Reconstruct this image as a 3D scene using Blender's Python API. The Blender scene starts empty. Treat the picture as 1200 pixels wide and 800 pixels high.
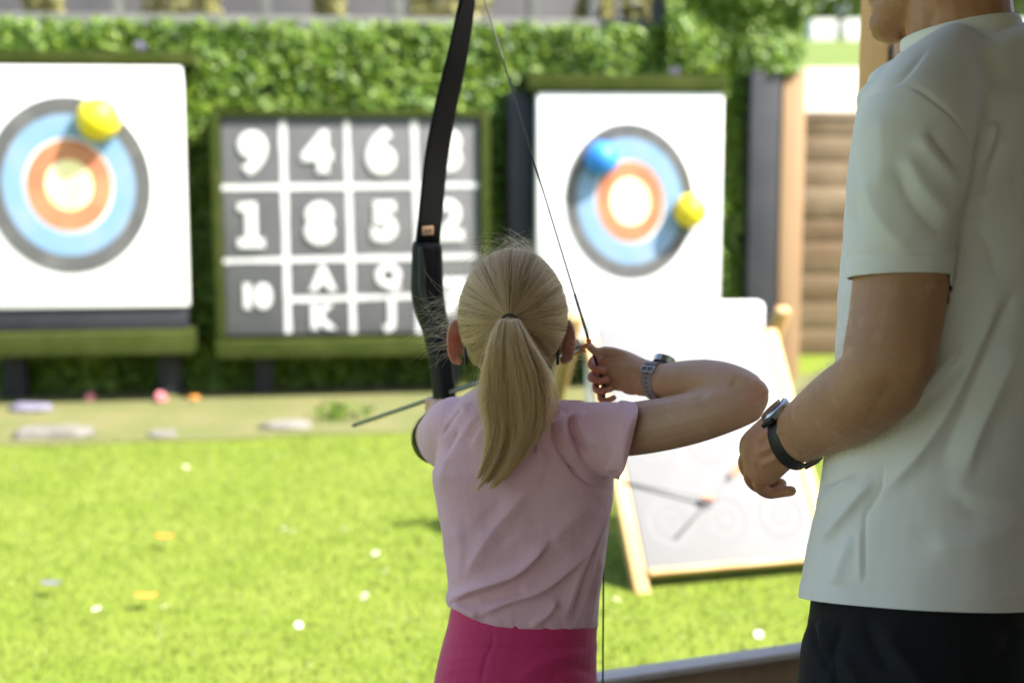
import bpy, math, random
import numpy as np
from mathutils import Vector, Matrix, noise as mnoise

random.seed(7); rng = np.random.default_rng(11)
scene = bpy.context.scene
col = scene.collection
V3 = lambda *a: np.array(a, float)

# ------------------------------------------------------------------ camera
F = 1667.0; PITCH = math.radians(7.9); CAM = V3(0, 0, 1.44)
cp, sp = math.cos(PITCH), math.sin(PITCH)
FW = V3(0, cp, -sp); UP = V3(0, sp, cp); RT = V3(1, 0, 0)
def P(px, py, d):
    return CAM + d*(FW + (px-600)/F*RT - (py-400)/F*UP)
def proj(v):
    r = v-CAM; d = r@FW
    return 600+F*(r@RT)/d, 400-F*(r@UP)/d, d
cam_data = bpy.data.cameras.new('camera'); cam = bpy.data.objects.new('camera', cam_data); col.objects.link(cam)
cam.location = CAM; cam.rotation_euler = (math.pi/2-PITCH, 0, 0)
cam_data.sensor_width = 36; cam_data.lens = 50.0; cam_data.clip_end = 1000; cam_data.clip_start = .05
cam_data.dof.use_dof = True; cam_data.dof.focus_distance = 1.89; cam_data.dof.aperture_fstop = 2.75
scene.camera = cam

# ------------------------------------------------------------------ materials
def mat(name, color=(.5,.5,.5), rough=.6, sss=0, sheen=0, metal=0, spec=.5, vary=None, bump=None, trans=0, coat=0, sssr=(1,.35,.2), ssss=.006, ranisl=None, attr_red=None):
    m = bpy.data.materials.new(name); m.use_nodes = True
    nt = m.node_tree; b = nt.nodes['Principled BSDF']; L = nt.links.new
    b.inputs['Base Color'].default_value = (*color, 1); b.inputs['Roughness'].default_value = rough
    b.inputs['Metallic'].default_value = metal; b.inputs['Specular IOR Level'].default_value = spec
    if sss:
        b.inputs['Subsurface Weight'].default_value = sss; b.inputs['Subsurface Radius'].default_value = sssr
        b.inputs['Subsurface Scale'].default_value = ssss
    if sheen:
        b.inputs['Sheen Weight'].default_value = sheen; b.inputs['Sheen Roughness'].default_value = .5
    if coat: b.inputs['Coat Weight'].default_value = coat
    tc = nt.nodes.new('ShaderNodeTexCoord')
    out = None
    if vary:                                   # list of (scale, colour2, lo, hi[, stretch])
        cur = None
        for v in vary:
            sc, c2, lo, hi = v[:4]
            n = nt.nodes.new('ShaderNodeTexNoise'); n.inputs['Scale'].default_value = sc; n.inputs['Detail'].default_value = 5
            if len(v) > 4:
                mp = nt.nodes.new('ShaderNodeMapping'); mp.inputs['Scale'].default_value = v[4]
                L(tc.outputs['Object'], mp.inputs['Vector']); L(mp.outputs['Vector'], n.inputs['Vector'])
            else: L(tc.outputs['Object'], n.inputs['Vector'])
            r = nt.nodes.new('ShaderNodeMapRange'); r.inputs['From Min'].default_value = lo; r.inputs['From Max'].default_value = hi
            L(n.outputs['Fac'], r.inputs['Value'])
            mx = nt.nodes.new('ShaderNodeMix'); mx.data_type = 'RGBA'
            L(r.outputs['Result'], mx.inputs['Factor'])
            if cur is None: mx.inputs['A'].default_value = (*color, 1)
            else: L(cur, mx.inputs['A'])
            mx.inputs['B'].default_value = (*c2, 1); cur = mx.outputs['Result']
        out = cur
    if ranisl:
        g = nt.nodes.new('ShaderNodeNewGeometry'); cr = nt.nodes.new('ShaderNodeValToRGB')
        els = cr.color_ramp.elements
        for i, c in enumerate(ranisl):
            e = els[i] if i < 2 else els.new(.5)
            e.position = i/(len(ranisl)-1); e.color = (*c, 1)
        L(g.outputs['Random Per Island'], cr.inputs['Fac']); out = cr.outputs['Color']
    if attr_red:
        at = nt.nodes.new('ShaderNodeAttribute'); at.attribute_name = 'flush'
        mx = nt.nodes.new('ShaderNodeMix'); mx.data_type = 'RGBA'
        L(at.outputs['Fac'], mx.inputs['Factor'])
        if out is None: mx.inputs['A'].default_value = (*color, 1)
        else: L(out, mx.inputs['A'])
        mx.inputs['B'].default_value = (*attr_red, 1); out = mx.outputs['Result']
    if out is not None: L(out, b.inputs['Base Color'])
    if bump:                                   # list of (scale, strength, distance)
        prev = None
        for bb in bump:
            sc, st, di = bb[:3]
            n = nt.nodes.new('ShaderNodeTexNoise'); n.inputs['Scale'].default_value = sc; n.inputs['Detail'].default_value = 4
            if len(bb) > 3:
                mp = nt.nodes.new('ShaderNodeMapping'); mp.inputs['Scale'].default_value = bb[3]
                L(tc.outputs['Object'], mp.inputs['Vector']); L(mp.outputs['Vector'], n.inputs['Vector'])
            else: L(tc.outputs['Object'], n.inputs['Vector'])
            bp = nt.nodes.new('ShaderNodeBump'); bp.inputs['Strength'].default_value = st; bp.inputs['Distance'].default_value = di
            L(n.outputs['Fac'], bp.inputs['Height'])
            if prev is not None: L(prev, bp.inputs['Normal'])
            prev = bp.outputs['Normal']
        L(prev, b.inputs['Normal'])
    if trans:
        t = nt.nodes.new('ShaderNodeBsdfTranslucent'); ms = nt.nodes.new('ShaderNodeMixShader'); ms.inputs['Fac'].default_value = trans
        if out is not None: L(out, t.inputs['Color'])
        else: t.inputs['Color'].default_value = (*color, 1)
        L(b.outputs['BSDF'], ms.inputs[1]); L(t.outputs['BSDF'], ms.inputs[2])
        L(ms.outputs['Shader'], nt.nodes['Material Output'].inputs['Surface'])
    return m
def hairmat(name, melanin, redness, rough=.32, tone=False):
    m = bpy.data.materials.new(name); m.use_nodes = True; nt = m.node_tree
    for n in list(nt.nodes):
        if n.type == 'BSDF_PRINCIPLED': nt.nodes.remove(n)
    h = nt.nodes.new('ShaderNodeBsdfHairPrincipled'); h.parametrization = 'MELANIN'
    h.inputs['Melanin'].default_value = melanin; h.inputs['Melanin Redness'].default_value = redness
    h.inputs['Roughness'].default_value = rough; h.inputs['Radial Roughness'].default_value = .45
    h.inputs['Random Color'].default_value = .35
    if tone:
        at = nt.nodes.new('ShaderNodeAttribute'); at.attribute_name = 'tone'; h.parametrization = 'COLOR'; rp = nt.nodes.new('ShaderNodeValToRGB'); nt.links.new(at.outputs['Fac'], rp.inputs['Fac'])
        rp.color_ramp.elements[0].position = .02; rp.color_ramp.elements[0].color = (.66,.39,.165,1); rp.color_ramp.elements[1].position = .36; rp.color_ramp.elements[1].color = (.085,.038,.012,1)
        nt.links.new(rp.outputs['Color'], h.inputs['Color'])
    if tone:
        h.inputs['IOR'].default_value = 1.38
        df = nt.nodes.new('ShaderNodeBsdfDiffuse'); ms = nt.nodes.new('ShaderNodeMixShader'); ms.inputs['Fac'].default_value = .48
        r2 = nt.nodes.new('ShaderNodeValToRGB'); nt.links.new(at.outputs['Fac'], r2.inputs['Fac'])
        r2.color_ramp.elements[0].position = .02; r2.color_ramp.elements[0].color = (.90,.64,.35,1); r2.color_ramp.elements[1].position = .36; r2.color_ramp.elements[1].color = (.20,.11,.045,1)
        nt.links.new(r2.outputs['Color'], df.inputs['Color']); nt.links.new(h.outputs['BSDF'], ms.inputs[1]); nt.links.new(df.outputs['BSDF'], ms.inputs[2])
        nt.links.new(ms.outputs['Shader'], nt.nodes['Material Output'].inputs['Surface'])
    else: nt.links.new(h.outputs['BSDF'], nt.nodes['Material Output'].inputs['Surface'])
    return m

M = {}
M['skin_girl'] = mat('skin_girl', (.56,.315,.195), .5, sss=.35, vary=[(9,(.48,.26,.155),.4,.7),(40,(.60,.36,.24),.55,.75),(160,(.44,.22,.14),.68,.78)], bump=[(420,.12,.0006),(60,.08,.001)], attr_red=(.62,.13,.09))
M['skin_man'] = mat('skin_man', (.48,.24,.12), .5, sss=.3, vary=[(14,(.40,.19,.095),.4,.7),(45,(.55,.29,.17),.55,.75),(130,(.30,.135,.07),.68,.76)], bump=[(300,.35,.0009),(70,.22,.0018)], attr_red=(.45,.15,.09))
M['pink'] = mat('pink_cotton', (.80,.46,.48), .85, sheen=.3, vary=[(500,(.70,.385,.41),.4,.65),(12,(.76,.43,.45),.4,.7)], bump=[(900,.25,.0006),(140,.12,.001)])
M['pink_rib'] = mat('pink_rib', (.78,.45,.47), .85, sheen=.3, bump=[(900,.25,.0006)])
M['crimson'] = mat('crimson_jersey', (.62,.015,.115), .7, sheen=.3, vary=[(400,(.54,.012,.098),.4,.65)], bump=[(900,.25,.0006),(60,.2,.002)])
M['white_shirt'] = mat('white_jersey', (.83,.775,.71), .65, sheen=.15, vary=[(10,(.80,.745,.68),.4,.7)], bump=[(1100,.22,.0005),(110,.06,.001)])
M['black_cloth'] = mat('black_cloth', (.007,.0075,.009), .8, spec=.25, sheen=.03, bump=[(700,.3,.0006)])
M['black_gloss'] = mat('black_limb', (.004,.004,.004), .6, spec=.1, bump=[(40,.05,.001)])
M['black_satin'] = mat('black_riser', (.006,.0065,.006), .55, spec=.18, bump=[(300,.1,.0005)])
M['black_rubber'] = mat('black_rubber', (.014,.014,.016), .5, bump=[(500,.1,.0004)])
M['mauve_rubber'] = mat('mauve_rubber', (.30,.24,.26), .6, bump=[(500,.1,.0004)])
M['hole'] = mat('dark_hole', (.02,.02,.02), .8)
M['steel'] = mat('brushed_steel', (.55,.53,.5), .28, metal=1, bump=[(200,.1,.0004)])
M['glass_dark'] = mat('watch_glass', (.03,.03,.035), .08, coat=.5)
M['string'] = mat('bow_string', (.055,.048,.04), .7)
M['serving'] = mat('string_serving', (.012,.012,.012), .7)
M['orange'] = mat('orange_plastic', (.75,.16,.03), .4)
M['fletch'] = mat('pale_fletching', (.78,.76,.72), .6)
M['arrow'] = mat('arrow_shaft', (.14,.15,.12), .45, vary=[(60,(.20,.21,.17),.4,.7)])
M['sticker'] = mat('tan_sticker', (.40,.25,.14), .6)
M['ink'] = mat('ink', (.05,.045,.04), .7)
M['grip_green'] = mat('olive_facet', (.04,.045,.034), .65, spec=.2, bump=[(300,.1,.0005)])
M['hair_tie'] = mat('hair_tie', (.06,.03,.03), .8, bump=[(900,.5,.001)])
M['scalp'] = mat('scalp_hair', (.34,.22,.12), .6, vary=[(60,(.20,.13,.07),.4,.65)])
M['hair'] = hairmat('blonde_hair', .25, .8, .3, True)
M['stubble'] = hairmat('stubble_hair', .42, .5)
M['armhair'] = hairmat('arm_hair', .12, .5)
M['eye'] = mat('eye_white', (.8,.78,.75), .15)
M['iris'] = mat('iris', (.08,.12,.16), .15)
M['lip'] = mat('lip', (.5,.17,.15), .4)
# background
M['lawn'] = mat('lawn_soil', (.135,.185,.022), .9, spec=.1, vary=[(2.2,(.17,.21,.033),.35,.65),(9,(.12,.175,.018),.5,.75)], bump=[(60,.5,.02)])
M['grass'] = mat('grass_blade', rough=.55, ranisl=[(.12,.175,.016),(.15,.205,.022),(.135,.19,.019),(.195,.225,.042)], trans=.35)
M['mat'] = mat('worn_turf_mat', (.15,.145,.06), .95, spec=.1, vary=[(2.5,(.115,.13,.045),.4,.62),(30,(.18,.165,.085),.5,.75)], bump=[(150,.5,.01)])
M['stone'] = mat('kerb_stone', (.13,.12,.10), .9, vary=[(9,(.22,.205,.18),.45,.7)], bump=[(40,.6,.02)])
M['leaf'] = mat('ivy_leaf', rough=.5, ranisl=[(.05,.115,.005),(.09,.175,.009),(.12,.21,.011),(.17,.25,.017)], trans=.25)
M['leaf_shrub'] = mat('shrub_leaf', rough=.5, ranisl=[(.32,.32,.10),(.40,.38,.15),(.46,.42,.20)], trans=.3)
M['leaf_tree'] = mat('tree_leaf', rough=.5, ranisl=[(.08,.14,.015),(.14,.20,.03),(.18,.24,.04)], trans=.3)
M['bark'] = mat('bark', (.12,.08,.05), .9, bump=[(30,.8,.02)])
M['dark_panel'] = mat('dark_backing', (.035,.038,.042), .8, vary=[(4,(.05,.053,.058),.4,.65)])
M['charcoal'] = mat('charcoal_panel', (.013,.014,.019), .7, vary=[(5,(.020,.021,.026),.4,.65)], bump=[(50,.2,.004)])
M['turf'] = mat('turf_frame', (.036,.050,.009), .95, spec=.08, vary=[(8,(.055,.066,.016),.4,.65),(120,(.027,.04,.008),.45,.7)], bump=[(260,.8,.012)])
M['board_white'] = mat('white_board', (.76,.76,.755), .7, vary=[(6,(.70,.70,.69),.45,.75)], bump=[(30,.1,.003)])
M['slate'] = mat('grey_board', (.085,.085,.088), .8, vary=[(3,(.105,.105,.108),.4,.65),(40,(.07,.07,.073),.5,.8)])
M['chalk'] = mat('white_paint', (.55,.55,.54), .8, vary=[(30,(.42,.42,.42),.45,.75)])
M['ring_grey'] = mat('ring_grey', (.075,.075,.075), .8, vary=[(8,(.11,.11,.11),.4,.65)])
M['ring_blue'] = mat('ring_blue', (.15,.27,.41), .75, vary=[(5,(.20,.285,.39),.4,.65)])
M['ring_red'] = mat('ring_red', (.44,.135,.065), .75, vary=[(6,(.46,.19,.09),.4,.65)])
M['ring_yellow'] = mat('ring_yellow', (.80,.69,.30), .75, vary=[(8,(.82,.77,.50),.4,.6)])
M['ball_yellow'] = mat('ball_yellow', (.66,.52,.012), .5)
M['ball_blue'] = mat('ball_blue', (.02,.20,.62), .5)
M['stuck_shaft'] = mat('pale_shaft', (.15,.15,.155), .5)
M['pine'] = mat('pine_wood', (.50,.33,.15), .65, vary=[(6,(.42,.25,.10),.4,.7,(1,1,.12))], bump=[(40,.2,.003)])
M['easel'] = mat('easel_panel', (.165,.165,.17), .7, vary=[(4,(.15,.15,.155),.4,.65)])
M['easel_print'] = mat('easel_print', (.152,.152,.157), .8)
M['hut_wood'] = mat('hut_wood', (.36,.20,.08), .6, vary=[(10,(.28,.14,.05),.4,.7,(1,1,.08))], bump=[(40,.25,.003,(1,1,.1))])
M['post_orange'] = mat('orange_pine', (.72,.36,.11), .6, vary=[(10,(.62,.29,.08),.4,.7,(1,1,.08))], bump=[(40,.25,.003,(1,1,.1))])
M['post_shade'] = mat('post_shade', (.035,.018,.008), .7, bump=[(40,.25,.003,(1,1,.1))])  # near-black brown: shade of the post's inner face, put into the colour
M['hut_inner'] = mat('hut_boards', (.27,.18,.095), .7, vary=[(8,(.20,.125,.065),.4,.7,(1,1,.1))], bump=[(30,.2,.004)])
M['deck'] = mat('deck_boards', (.24,.18,.115), .7, vary=[(8,(.18,.13,.08),.4,.7,(.1,1,1))], bump=[(30,.2,.004)])
M['cap'] = mat('parapet_cap', (.44,.40,.36), .55, vary=[(20,(.33,.30,.27),.55,.75)], bump=[(60,.2,.003)])
M['sleeper'] = mat('old_sleeper', (.19,.13,.075), .85, vary=[(6,(.15,.095,.05),.4,.65,(.15,1,1)),(1.5,(.26,.19,.12),.45,.7)], bump=[(30,.6,.01)])
M['post_tan'] = mat('weathered_post', (.30,.19,.10), .8, vary=[(8,(.24,.14,.07),.4,.7,(1,1,.1))], bump=[(30,.4,.006)])
M['gravel'] = mat('pale_gravel', (.42,.38,.31), .95, vary=[(40,(.34,.30,.24),.4,.7)], bump=[(80,.6,.02)])
M['bank_grass'] = mat('bank_grass', (.10,.15,.02), .95, vary=[(2,(.15,.18,.03),.4,.65),(30,(.07,.12,.015),.45,.7)], bump=[(40,.6,.03)])
M['shed'] = mat('grey_render', (.07,.07,.073), .85, vary=[(2,(.09,.09,.09),.4,.65)])
M['rail'] = mat('weathered_rail', (.10,.10,.09), .8, vary=[(8,(.14,.14,.125),.45,.7)])
M['trough'] = mat('white_trough', (.74,.73,.70), .7, vary=[(8,(.6,.59,.55),.5,.7)])
M['petal'] = mat('daisy_petal', (.78,.77,.75), .7)
M['pollen'] = mat('daisy_eye', (.7,.45,.02), .7)
M['pinkball'] = mat('pink_foam', (.50,.17,.18), .8, bump=[(80,.3,.004)])
M['leaf_orange'] = mat('orange_leaf', (.60,.24,.03), .6)
M['violet'] = mat('violet_paper', (.15,.14,.19), .7)
M['paper'] = mat('pale_paper', (.6,.58,.55), .8)

# ------------------------------------------------------------------ object helpers
def tag(o, label=None, cat=None, group=None, kind=None):
    if label: o['label'] = label
    if cat: o['category'] = cat
    if group: o['group'] = group
    if kind: o['kind'] = kind
    return o
def empty(name, loc, label=None, cat=None, group=None, rz=0):
    o = bpy.data.objects.new(name, None); col.objects.link(o); o.location = loc; o.rotation_euler = (0,0,rz)
    o.empty_display_size = .1
    bpy.context.view_layer.update()
    return tag(o, label, cat, group)
def link(name, me, m, parent=None, smooth=True):
    o = bpy.data.objects.new(name, me); col.objects.link(o)
    if m is not None: me.materials.append(m)
    if smooth and len(me.polygons): me.polygons.foreach_set('use_smooth', [True]*len(me.polygons))
    if parent is not None:
        o.parent = parent; o.matrix_parent_inverse = world_of(parent).inverted()
    return o
def world_of(o):
    m = o.matrix_basis.copy()
    if o.parent: m = world_of(o.parent) @ o.matrix_parent_inverse @ m
    return m
def build(name, v, f, m, parent=None, smooth=True):
    me = bpy.data.meshes.new(name); me.from_pydata([tuple(x) for x in v], [], [tuple(int(i) for i in q) for q in f]); me.update()
    return link(name, me, m, parent, smooth)
def join(parts):
    vs, fs, n = [], [], 0
    for v, f in parts:
        v = np.asarray(v, float); vs.append(v); fs += [tuple(i+n for i in q) for q in f]; n += len(v)
    return np.vstack(vs), fs
def crom(a, n):
    a = np.asarray(a, float); k = len(a)
    if k < 3: 
        t = np.linspace(0, 1, n)[:, None]; return a[0]*(1-t)+a[-1]*t
    e = np.vstack([2*a[0]-a[1], a, 2*a[-1]-a[-2]]); out = []
    for t in np.linspace(0, k-1, n):
        i = min(int(t), k-2); u = t-i; p0, p1, p2, p3 = e[i:i+4]
        out.append(.5*((2*p1)+(-p0+p2)*u+(2*p0-5*p1+4*p2-p3)*u*u+(-p0+3*p1-3*p2+p3)*u**3))
    return np.array(out)
def tube(path, rad, ref=(0,0,1), seg=20, n=None, power=2.0, caps=True, rnd=0):
    """loft of (super)ellipses; rad rows (a along ref, b across)"""
    path = np.asarray(path, float); rad = np.asarray(rad, float)
    if rad.ndim == 1: rad = np.stack([rad, rad], 1)
    if n:
        full = crom(np.hstack([path, rad]), n); path, rad = full[:, :3], np.maximum(full[:, 3:], 1e-4)
    T = np.gradient(path, axis=0); T /= np.linalg.norm(T, axis=1)[:, None]+1e-12
    if rnd:
        for s in (0, 1):
            i = -1 if s else 0; t = T[i]*(1 if s else -1); r0 = rad[i]; c0 = path[i]
            ang = np.array([.35, .7, 1.0, 1.3]); ad = np.array([c0+t*min(r0)*math.sin(a)*rnd for a in ang]); rr = np.array([r0*math.cos(a) for a in ang])
            if s: path = np.vstack([path, ad]); rad = np.vstack([rad, rr]); T = np.vstack([T, np.repeat(T[-1:], 4, 0)])
            else: path = np.vstack([ad[::-1], path]); rad = np.vstack([rr[::-1], rad]); T = np.vstack([np.repeat(T[:1], 4, 0), T])
    ref = np.asarray(ref, float)
    refs = np.repeat(ref[None], len(path), 0) if ref.ndim == 1 else crom(ref, len(path))
    A = refs-(refs*T).sum(1)[:, None]*T; A /= np.linalg.norm(A, axis=1)[:, None]+1e-12; B = np.cross(T, A)
    th = np.linspace(0, 2*math.pi, seg, endpoint=False)
    c, s = np.cos(th), np.sin(th); c = np.sign(c)*np.abs(c)**(2/power); s = np.sign(s)*np.abs(s)**(2/power)
    v = path[:, None]+rad[:, 0, None, None]*c[None, :, None]*A[:, None]+rad[:, 1, None, None]*s[None, :, None]*B[:, None]
    k = len(path); v = v.reshape(-1, 3); f = []
    for i in range(k-1):
        for j in range(seg):
            j2 = (j+1) % seg; f.append((i*seg+j, i*seg+j2, (i+1)*seg+j2, (i+1)*seg+j))
    if caps:
        v = np.vstack([v, path[0], path[-1]])
        for j in range(seg):
            j2 = (j+1) % seg; f.append((k*seg, j2, j)); f.append((k*seg+1, (k-1)*seg+j, (k-1)*seg+j2))
    return v, f
def ptube(rows, ref=(0,0,1), **kw):
    """rows: px, py, d, ra px, rb px"""
    path = [P(r[0], r[1], r[2]) for r in rows]
    rad = [(r[3]*r[2]/F, (r[4] if len(r) > 4 else r[3])*r[2]/F) for r in rows]
    return tube(path, rad, ref, **kw)
def ellipsoid(c, axes, rx, seg=24, ring=14):
    """axes: 3x3 rows unit axes, rx radii"""
    v, f = [], []
    th = np.linspace(0, math.pi, ring+1)[1:-1]; ph = np.linspace(0, 2*math.pi, seg, endpoint=False)
    for t in th:
        for p in ph: v.append((math.sin(t)*math.cos(p), math.sin(t)*math.sin(p), math.cos(t)))
    v.append((0,0,1)); v.append((0,0,-1)); n = len(v); r = ring-1
    for i in range(r-1):
        for j in range(seg):
            j2 = (j+1) % seg; f.append((i*seg+j, (i+1)*seg+j, (i+1)*seg+j2, i*seg+j2))
    for j in range(seg):
        j2 = (j+1) % seg; f.append((n-2, j, j2)); f.append((n-1, (r-1)*seg+j2, (r-1)*seg+j))
    v = np.array(v)*np.asarray(rx)
    return np.asarray(c)+v@np.asarray(axes, float), f
I3 = np.eye(3)
def box(c, half, axes=I3):
    v = np.array([(x,y,z) for x in (-1,1) for y in (-1,1) for z in (-1,1)], float)*np.asarray(half)
    f = [(0,1,3,2),(4,6,7,5),(0,4,5,1),(2,3,7,6),(0,2,6,4),(1,5,7,3)]
    return np.asarray(c)+v@np.asarray(axes, float), f
def bbox(name, parts, m, parent=None, bev=.004):
    v, f = join(parts); o = build(name, v, f, m, parent, smooth=False)
    if bev:
        b = o.modifiers.new('bevel', 'BEVEL'); b.width = bev; b.segments = 2; b.limit_method = 'ANGLE'
        o.data.polygons.foreach_set('use_smooth', [True]*len(o.data.polygons))
    return o
def remesh(parts, voxel, smooth=4, fac=.5):
    v, f = join(parts)
    me = bpy.data.meshes.new('tmp'); me.from_pydata([tuple(x) for x in v], [], f); me.update()
    o = bpy.data.objects.new('tmp', me); col.objects.link(o)
    r = o.modifiers.new('r', 'REMESH'); r.mode = 'VOXEL'; r.voxel_size = voxel; r.adaptivity = 0
    if smooth:
        s = o.modifiers.new('s', 'SMOOTH'); s.iterations = smooth; s.factor = fac
    dg = bpy.context.evaluated_depsgraph_get(); dg.update()
    me2 = bpy.data.meshes.new_from_object(o.evaluated_get(dg))
    bpy.data.objects.remove(o); bpy.data.meshes.remove(me)
    me2.materials.clear()
    return me2
def getv(me):
    a = np.empty(len(me.vertices)*3); me.vertices.foreach_get('co', a); return a.reshape(-1, 3)
def getn(me):
    a = np.empty(len(me.vertices)*3, np.float32); me.vertex_normals.foreach_get('vector', a); return a.reshape(-1, 3).astype(float)
def setv(me, v): me.vertices.foreach_set('co', np.asarray(v, float).ravel()); me.update()
def relax(me, ctr, rad, it=20):
    v = getv(me); ne = len(me.edges); e = np.empty(ne*2, np.int32); me.edges.foreach_get('vertices', e); e = e.reshape(-1, 2)
    w = np.clip(1.6*(1-np.linalg.norm(v-ctr, axis=1)/rad), 0, 1); k = (w[e[:, 0]] > 0) | (w[e[:, 1]] > 0); e = e[k]
    cnt = np.bincount(e.ravel(), minlength=len(v)).astype(float)+1e-9
    for _ in range(it):
        s = np.zeros_like(v); np.add.at(s, e[:, 0], v[e[:, 1]]); np.add.at(s, e[:, 1], v[e[:, 0]])
        v = v+((s/cnt[:, None]-v)*(w*.8*(cnt > .5))[:, None])
    setv(me, v)
def cut(me, tests):
    """delete verts where mask true"""
    import bmesh
    bm = bmesh.new(); bm.from_mesh(me); bm.verts.ensure_lookup_table()
    idx = np.nonzero(tests)[0]
    bmesh.ops.delete(bm, geom=[bm.verts[i] for i in idx], context='VERTS')
    bm.to_mesh(me); bm.free(); me.update()
def slice_off(me, mask, co, no):
    import bmesh
    bm = bmesh.new(); bm.from_mesh(me); bm.verts.ensure_lookup_table()
    vs = [bm.verts[i] for i in np.nonzero(mask)[0]]; st = set(vs)
    es = [e for e in bm.edges if e.verts[0] in st and e.verts[1] in st]; fs = [f for f in bm.faces if all(q in st for q in f.verts)]
    bmesh.ops.bisect_plane(bm, geom=vs+es+fs, dist=1e-6, plane_co=Vector(co), plane_no=Vector(no), clear_outer=True)
    bm.to_mesh(me); bm.free(); me.update()
def vnoise(v, scale, seed=0, octs=2):
    return np.array([mnoise.fractal(Vector((x*scale+seed, y*scale+seed*1.7, z*scale-seed)), 1.0, 2.0, octs) for x, y, z in v])
def sculpt(me, strokes, facing=True):
    """real folds: each stroke = (polyline px, width side A px, width side B px, height in m)"""
    v = getv(me); n = getn(me); px, py, d = proj(v)
    w = np.clip((-(n*((v-CAM)/np.linalg.norm(v-CAM, axis=1)[:, None])).sum(1)+.15)/.4, 0, 1) if facing else np.ones(len(v))
    disp = np.zeros(len(v)); q = np.stack([px, py], 1)
    for pts, wa, wb, h in strokes:
        pl = crom(pts, max(24, 8*len(pts))); seg = pl[1:]-pl[:-1]; L = np.linalg.norm(seg, axis=1); tot = L.sum(); cum = np.concatenate([[0], np.cumsum(L)])
        lo = pl.min(0)-3*max(wa, wb); hi = pl.max(0)+3*max(wa, wb)
        idx = np.nonzero(((q > lo) & (q < hi)).all(1) & (w > 0))[0]
        if not len(idx): continue
        best = np.full(len(idx), 1e9); sd = np.zeros(len(idx)); tt = np.zeros(len(idx))
        for i in range(len(seg)):
            r = q[idx]-pl[i]; t = np.clip((r@seg[i])/(L[i]**2+1e-9), 0, 1); e = r-t[:, None]*seg[i]
            dd = np.linalg.norm(e, axis=1); up = dd < best
            best[up] = dd[up]; cr = seg[i][0]*r[:, 1]-seg[i][1]*r[:, 0]; sd[up] = np.sign(cr[up]); tt[up] = (cum[i]+t[up]*L[i])/tot
        wid = np.where(sd > 0, wa, wb); prof = np.exp(-(best/wid)**1.5)
        end = np.clip(np.minimum(tt/.22, (1-tt)/.22), 0, 1); end = end*end*(3-2*end)
        disp[idx] += h*prof*end
    setv(me, v+n*(disp*w)[:, None])
def thin_curves(name, strands, rad, m, parent=None, tone=None):
    hc = bpy.data.hair_curves.new(name); hc.add_curves([len(s) for s in strands])
    allp = np.vstack(strands).astype(np.float32)
    hc.attributes['position'].data.foreach_set('vector', allp.ravel())
    at = hc.attributes.get('radius') or hc.attributes.new('radius', 'FLOAT', 'POINT')
    rr = np.concatenate([r for r in rad]).astype(np.float32); at.data.foreach_set('value', rr)
    if tone is not None: ta = hc.attributes.new('tone', 'FLOAT', 'CURVE'); ta.data.foreach_set('value', np.asarray(tone, np.float32))
    hc.materials.append(m); o = bpy.data.objects.new(name, hc); col.objects.link(o)
    if parent is not None:
        o.parent = parent; o.matrix_parent_inverse = world_of(parent).inverted()
    return o
def text_mesh(s, size, offset=0.0, extrude=.0, bevel=0.0):
    cu = bpy.data.curves.new('t', 'FONT'); cu.bevel_depth = bevel; cu.bevel_resolution = 3; cu.body = s; cu.size = size; cu.offset = offset; cu.extrude = extrude
    cu.align_x = 'CENTER'; cu.align_y = 'CENTER'; cu.resolution_u = 6
    o = bpy.data.objects.new('t', cu); col.objects.link(o)
    dg = bpy.context.evaluated_depsgraph_get(); dg.update()
    me = bpy.data.meshes.new_from_object(o.evaluated_get(dg))
    v = getv(me); f = [tuple(p.vertices) for p in me.polygons]
    bpy.data.objects.remove(o); bpy.data.curves.remove(cu)
    return v, f
def unit(v): v = np.asarray(v, float); return v/np.linalg.norm(v)
def leafcloud(pts, size, nrm=None, jit=.6):
    """folded pointed leaf per point -> verts, faces"""
    n = len(pts); a = rng.normal(size=(n, 3)); 
    if nrm is not None: a = nrm+jit*a
    a /= np.linalg.norm(a, axis=1)[:, None]; b = np.cross(a, rng.normal(size=(n, 3))); b /= np.linalg.norm(b, axis=1)[:, None]; c = np.cross(a, b)
    s = (size*rng.uniform(.6, 1.35, n))[:, None]; pts = np.asarray(pts)
    v = np.stack([pts-b*s, pts+c*s*.55+a*s*.2, pts+b*s, pts-c*s*.55+a*s*.2], 1).reshape(-1, 3)
    i = np.arange(n)*4
    f = np.vstack([np.stack([i, i+1, i+2], 1), np.stack([i, i+2, i+3], 1)])
    return v, f
def build_fast(name, v, f, m, parent=None, smooth=False):
    v = np.asarray(v, np.float32); f = np.asarray(f, np.int32); me = bpy.data.meshes.new(name)
    me.vertices.add(len(v)); me.vertices.foreach_set('co', v.ravel())
    k = f.shape[1]; me.loops.add(f.size); me.loops.foreach_set('vertex_index', f.ravel())
    me.polygons.add(len(f)); me.polygons.foreach_set('loop_start', np.arange(0, f.size, k, dtype=np.int32))
    me.update(calc_edges=True); me.validate()
    return link(name, me, m, parent, smooth)
# ================================================================== SETTING
def grid_sheet(name, x0, x1, y0, y1, nx, ny, zf, m):
    xs = np.linspace(x0, x1, nx); ys = np.linspace(y0, y1, ny)
    v = [(x, y, zf(x, y)) for y in ys for x in xs]
    f = [(j*nx+i, j*nx+i+1, (j+1)*nx+i+1, (j+1)*nx+i) for j in range(ny-1) for i in range(nx-1)]
    return tag(build(name, v, f, m), kind='structure')
grid_sheet('lawn', -150, 150, -100, 200, 3, 3, lambda x, y: 0, M['lawn'])
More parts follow.
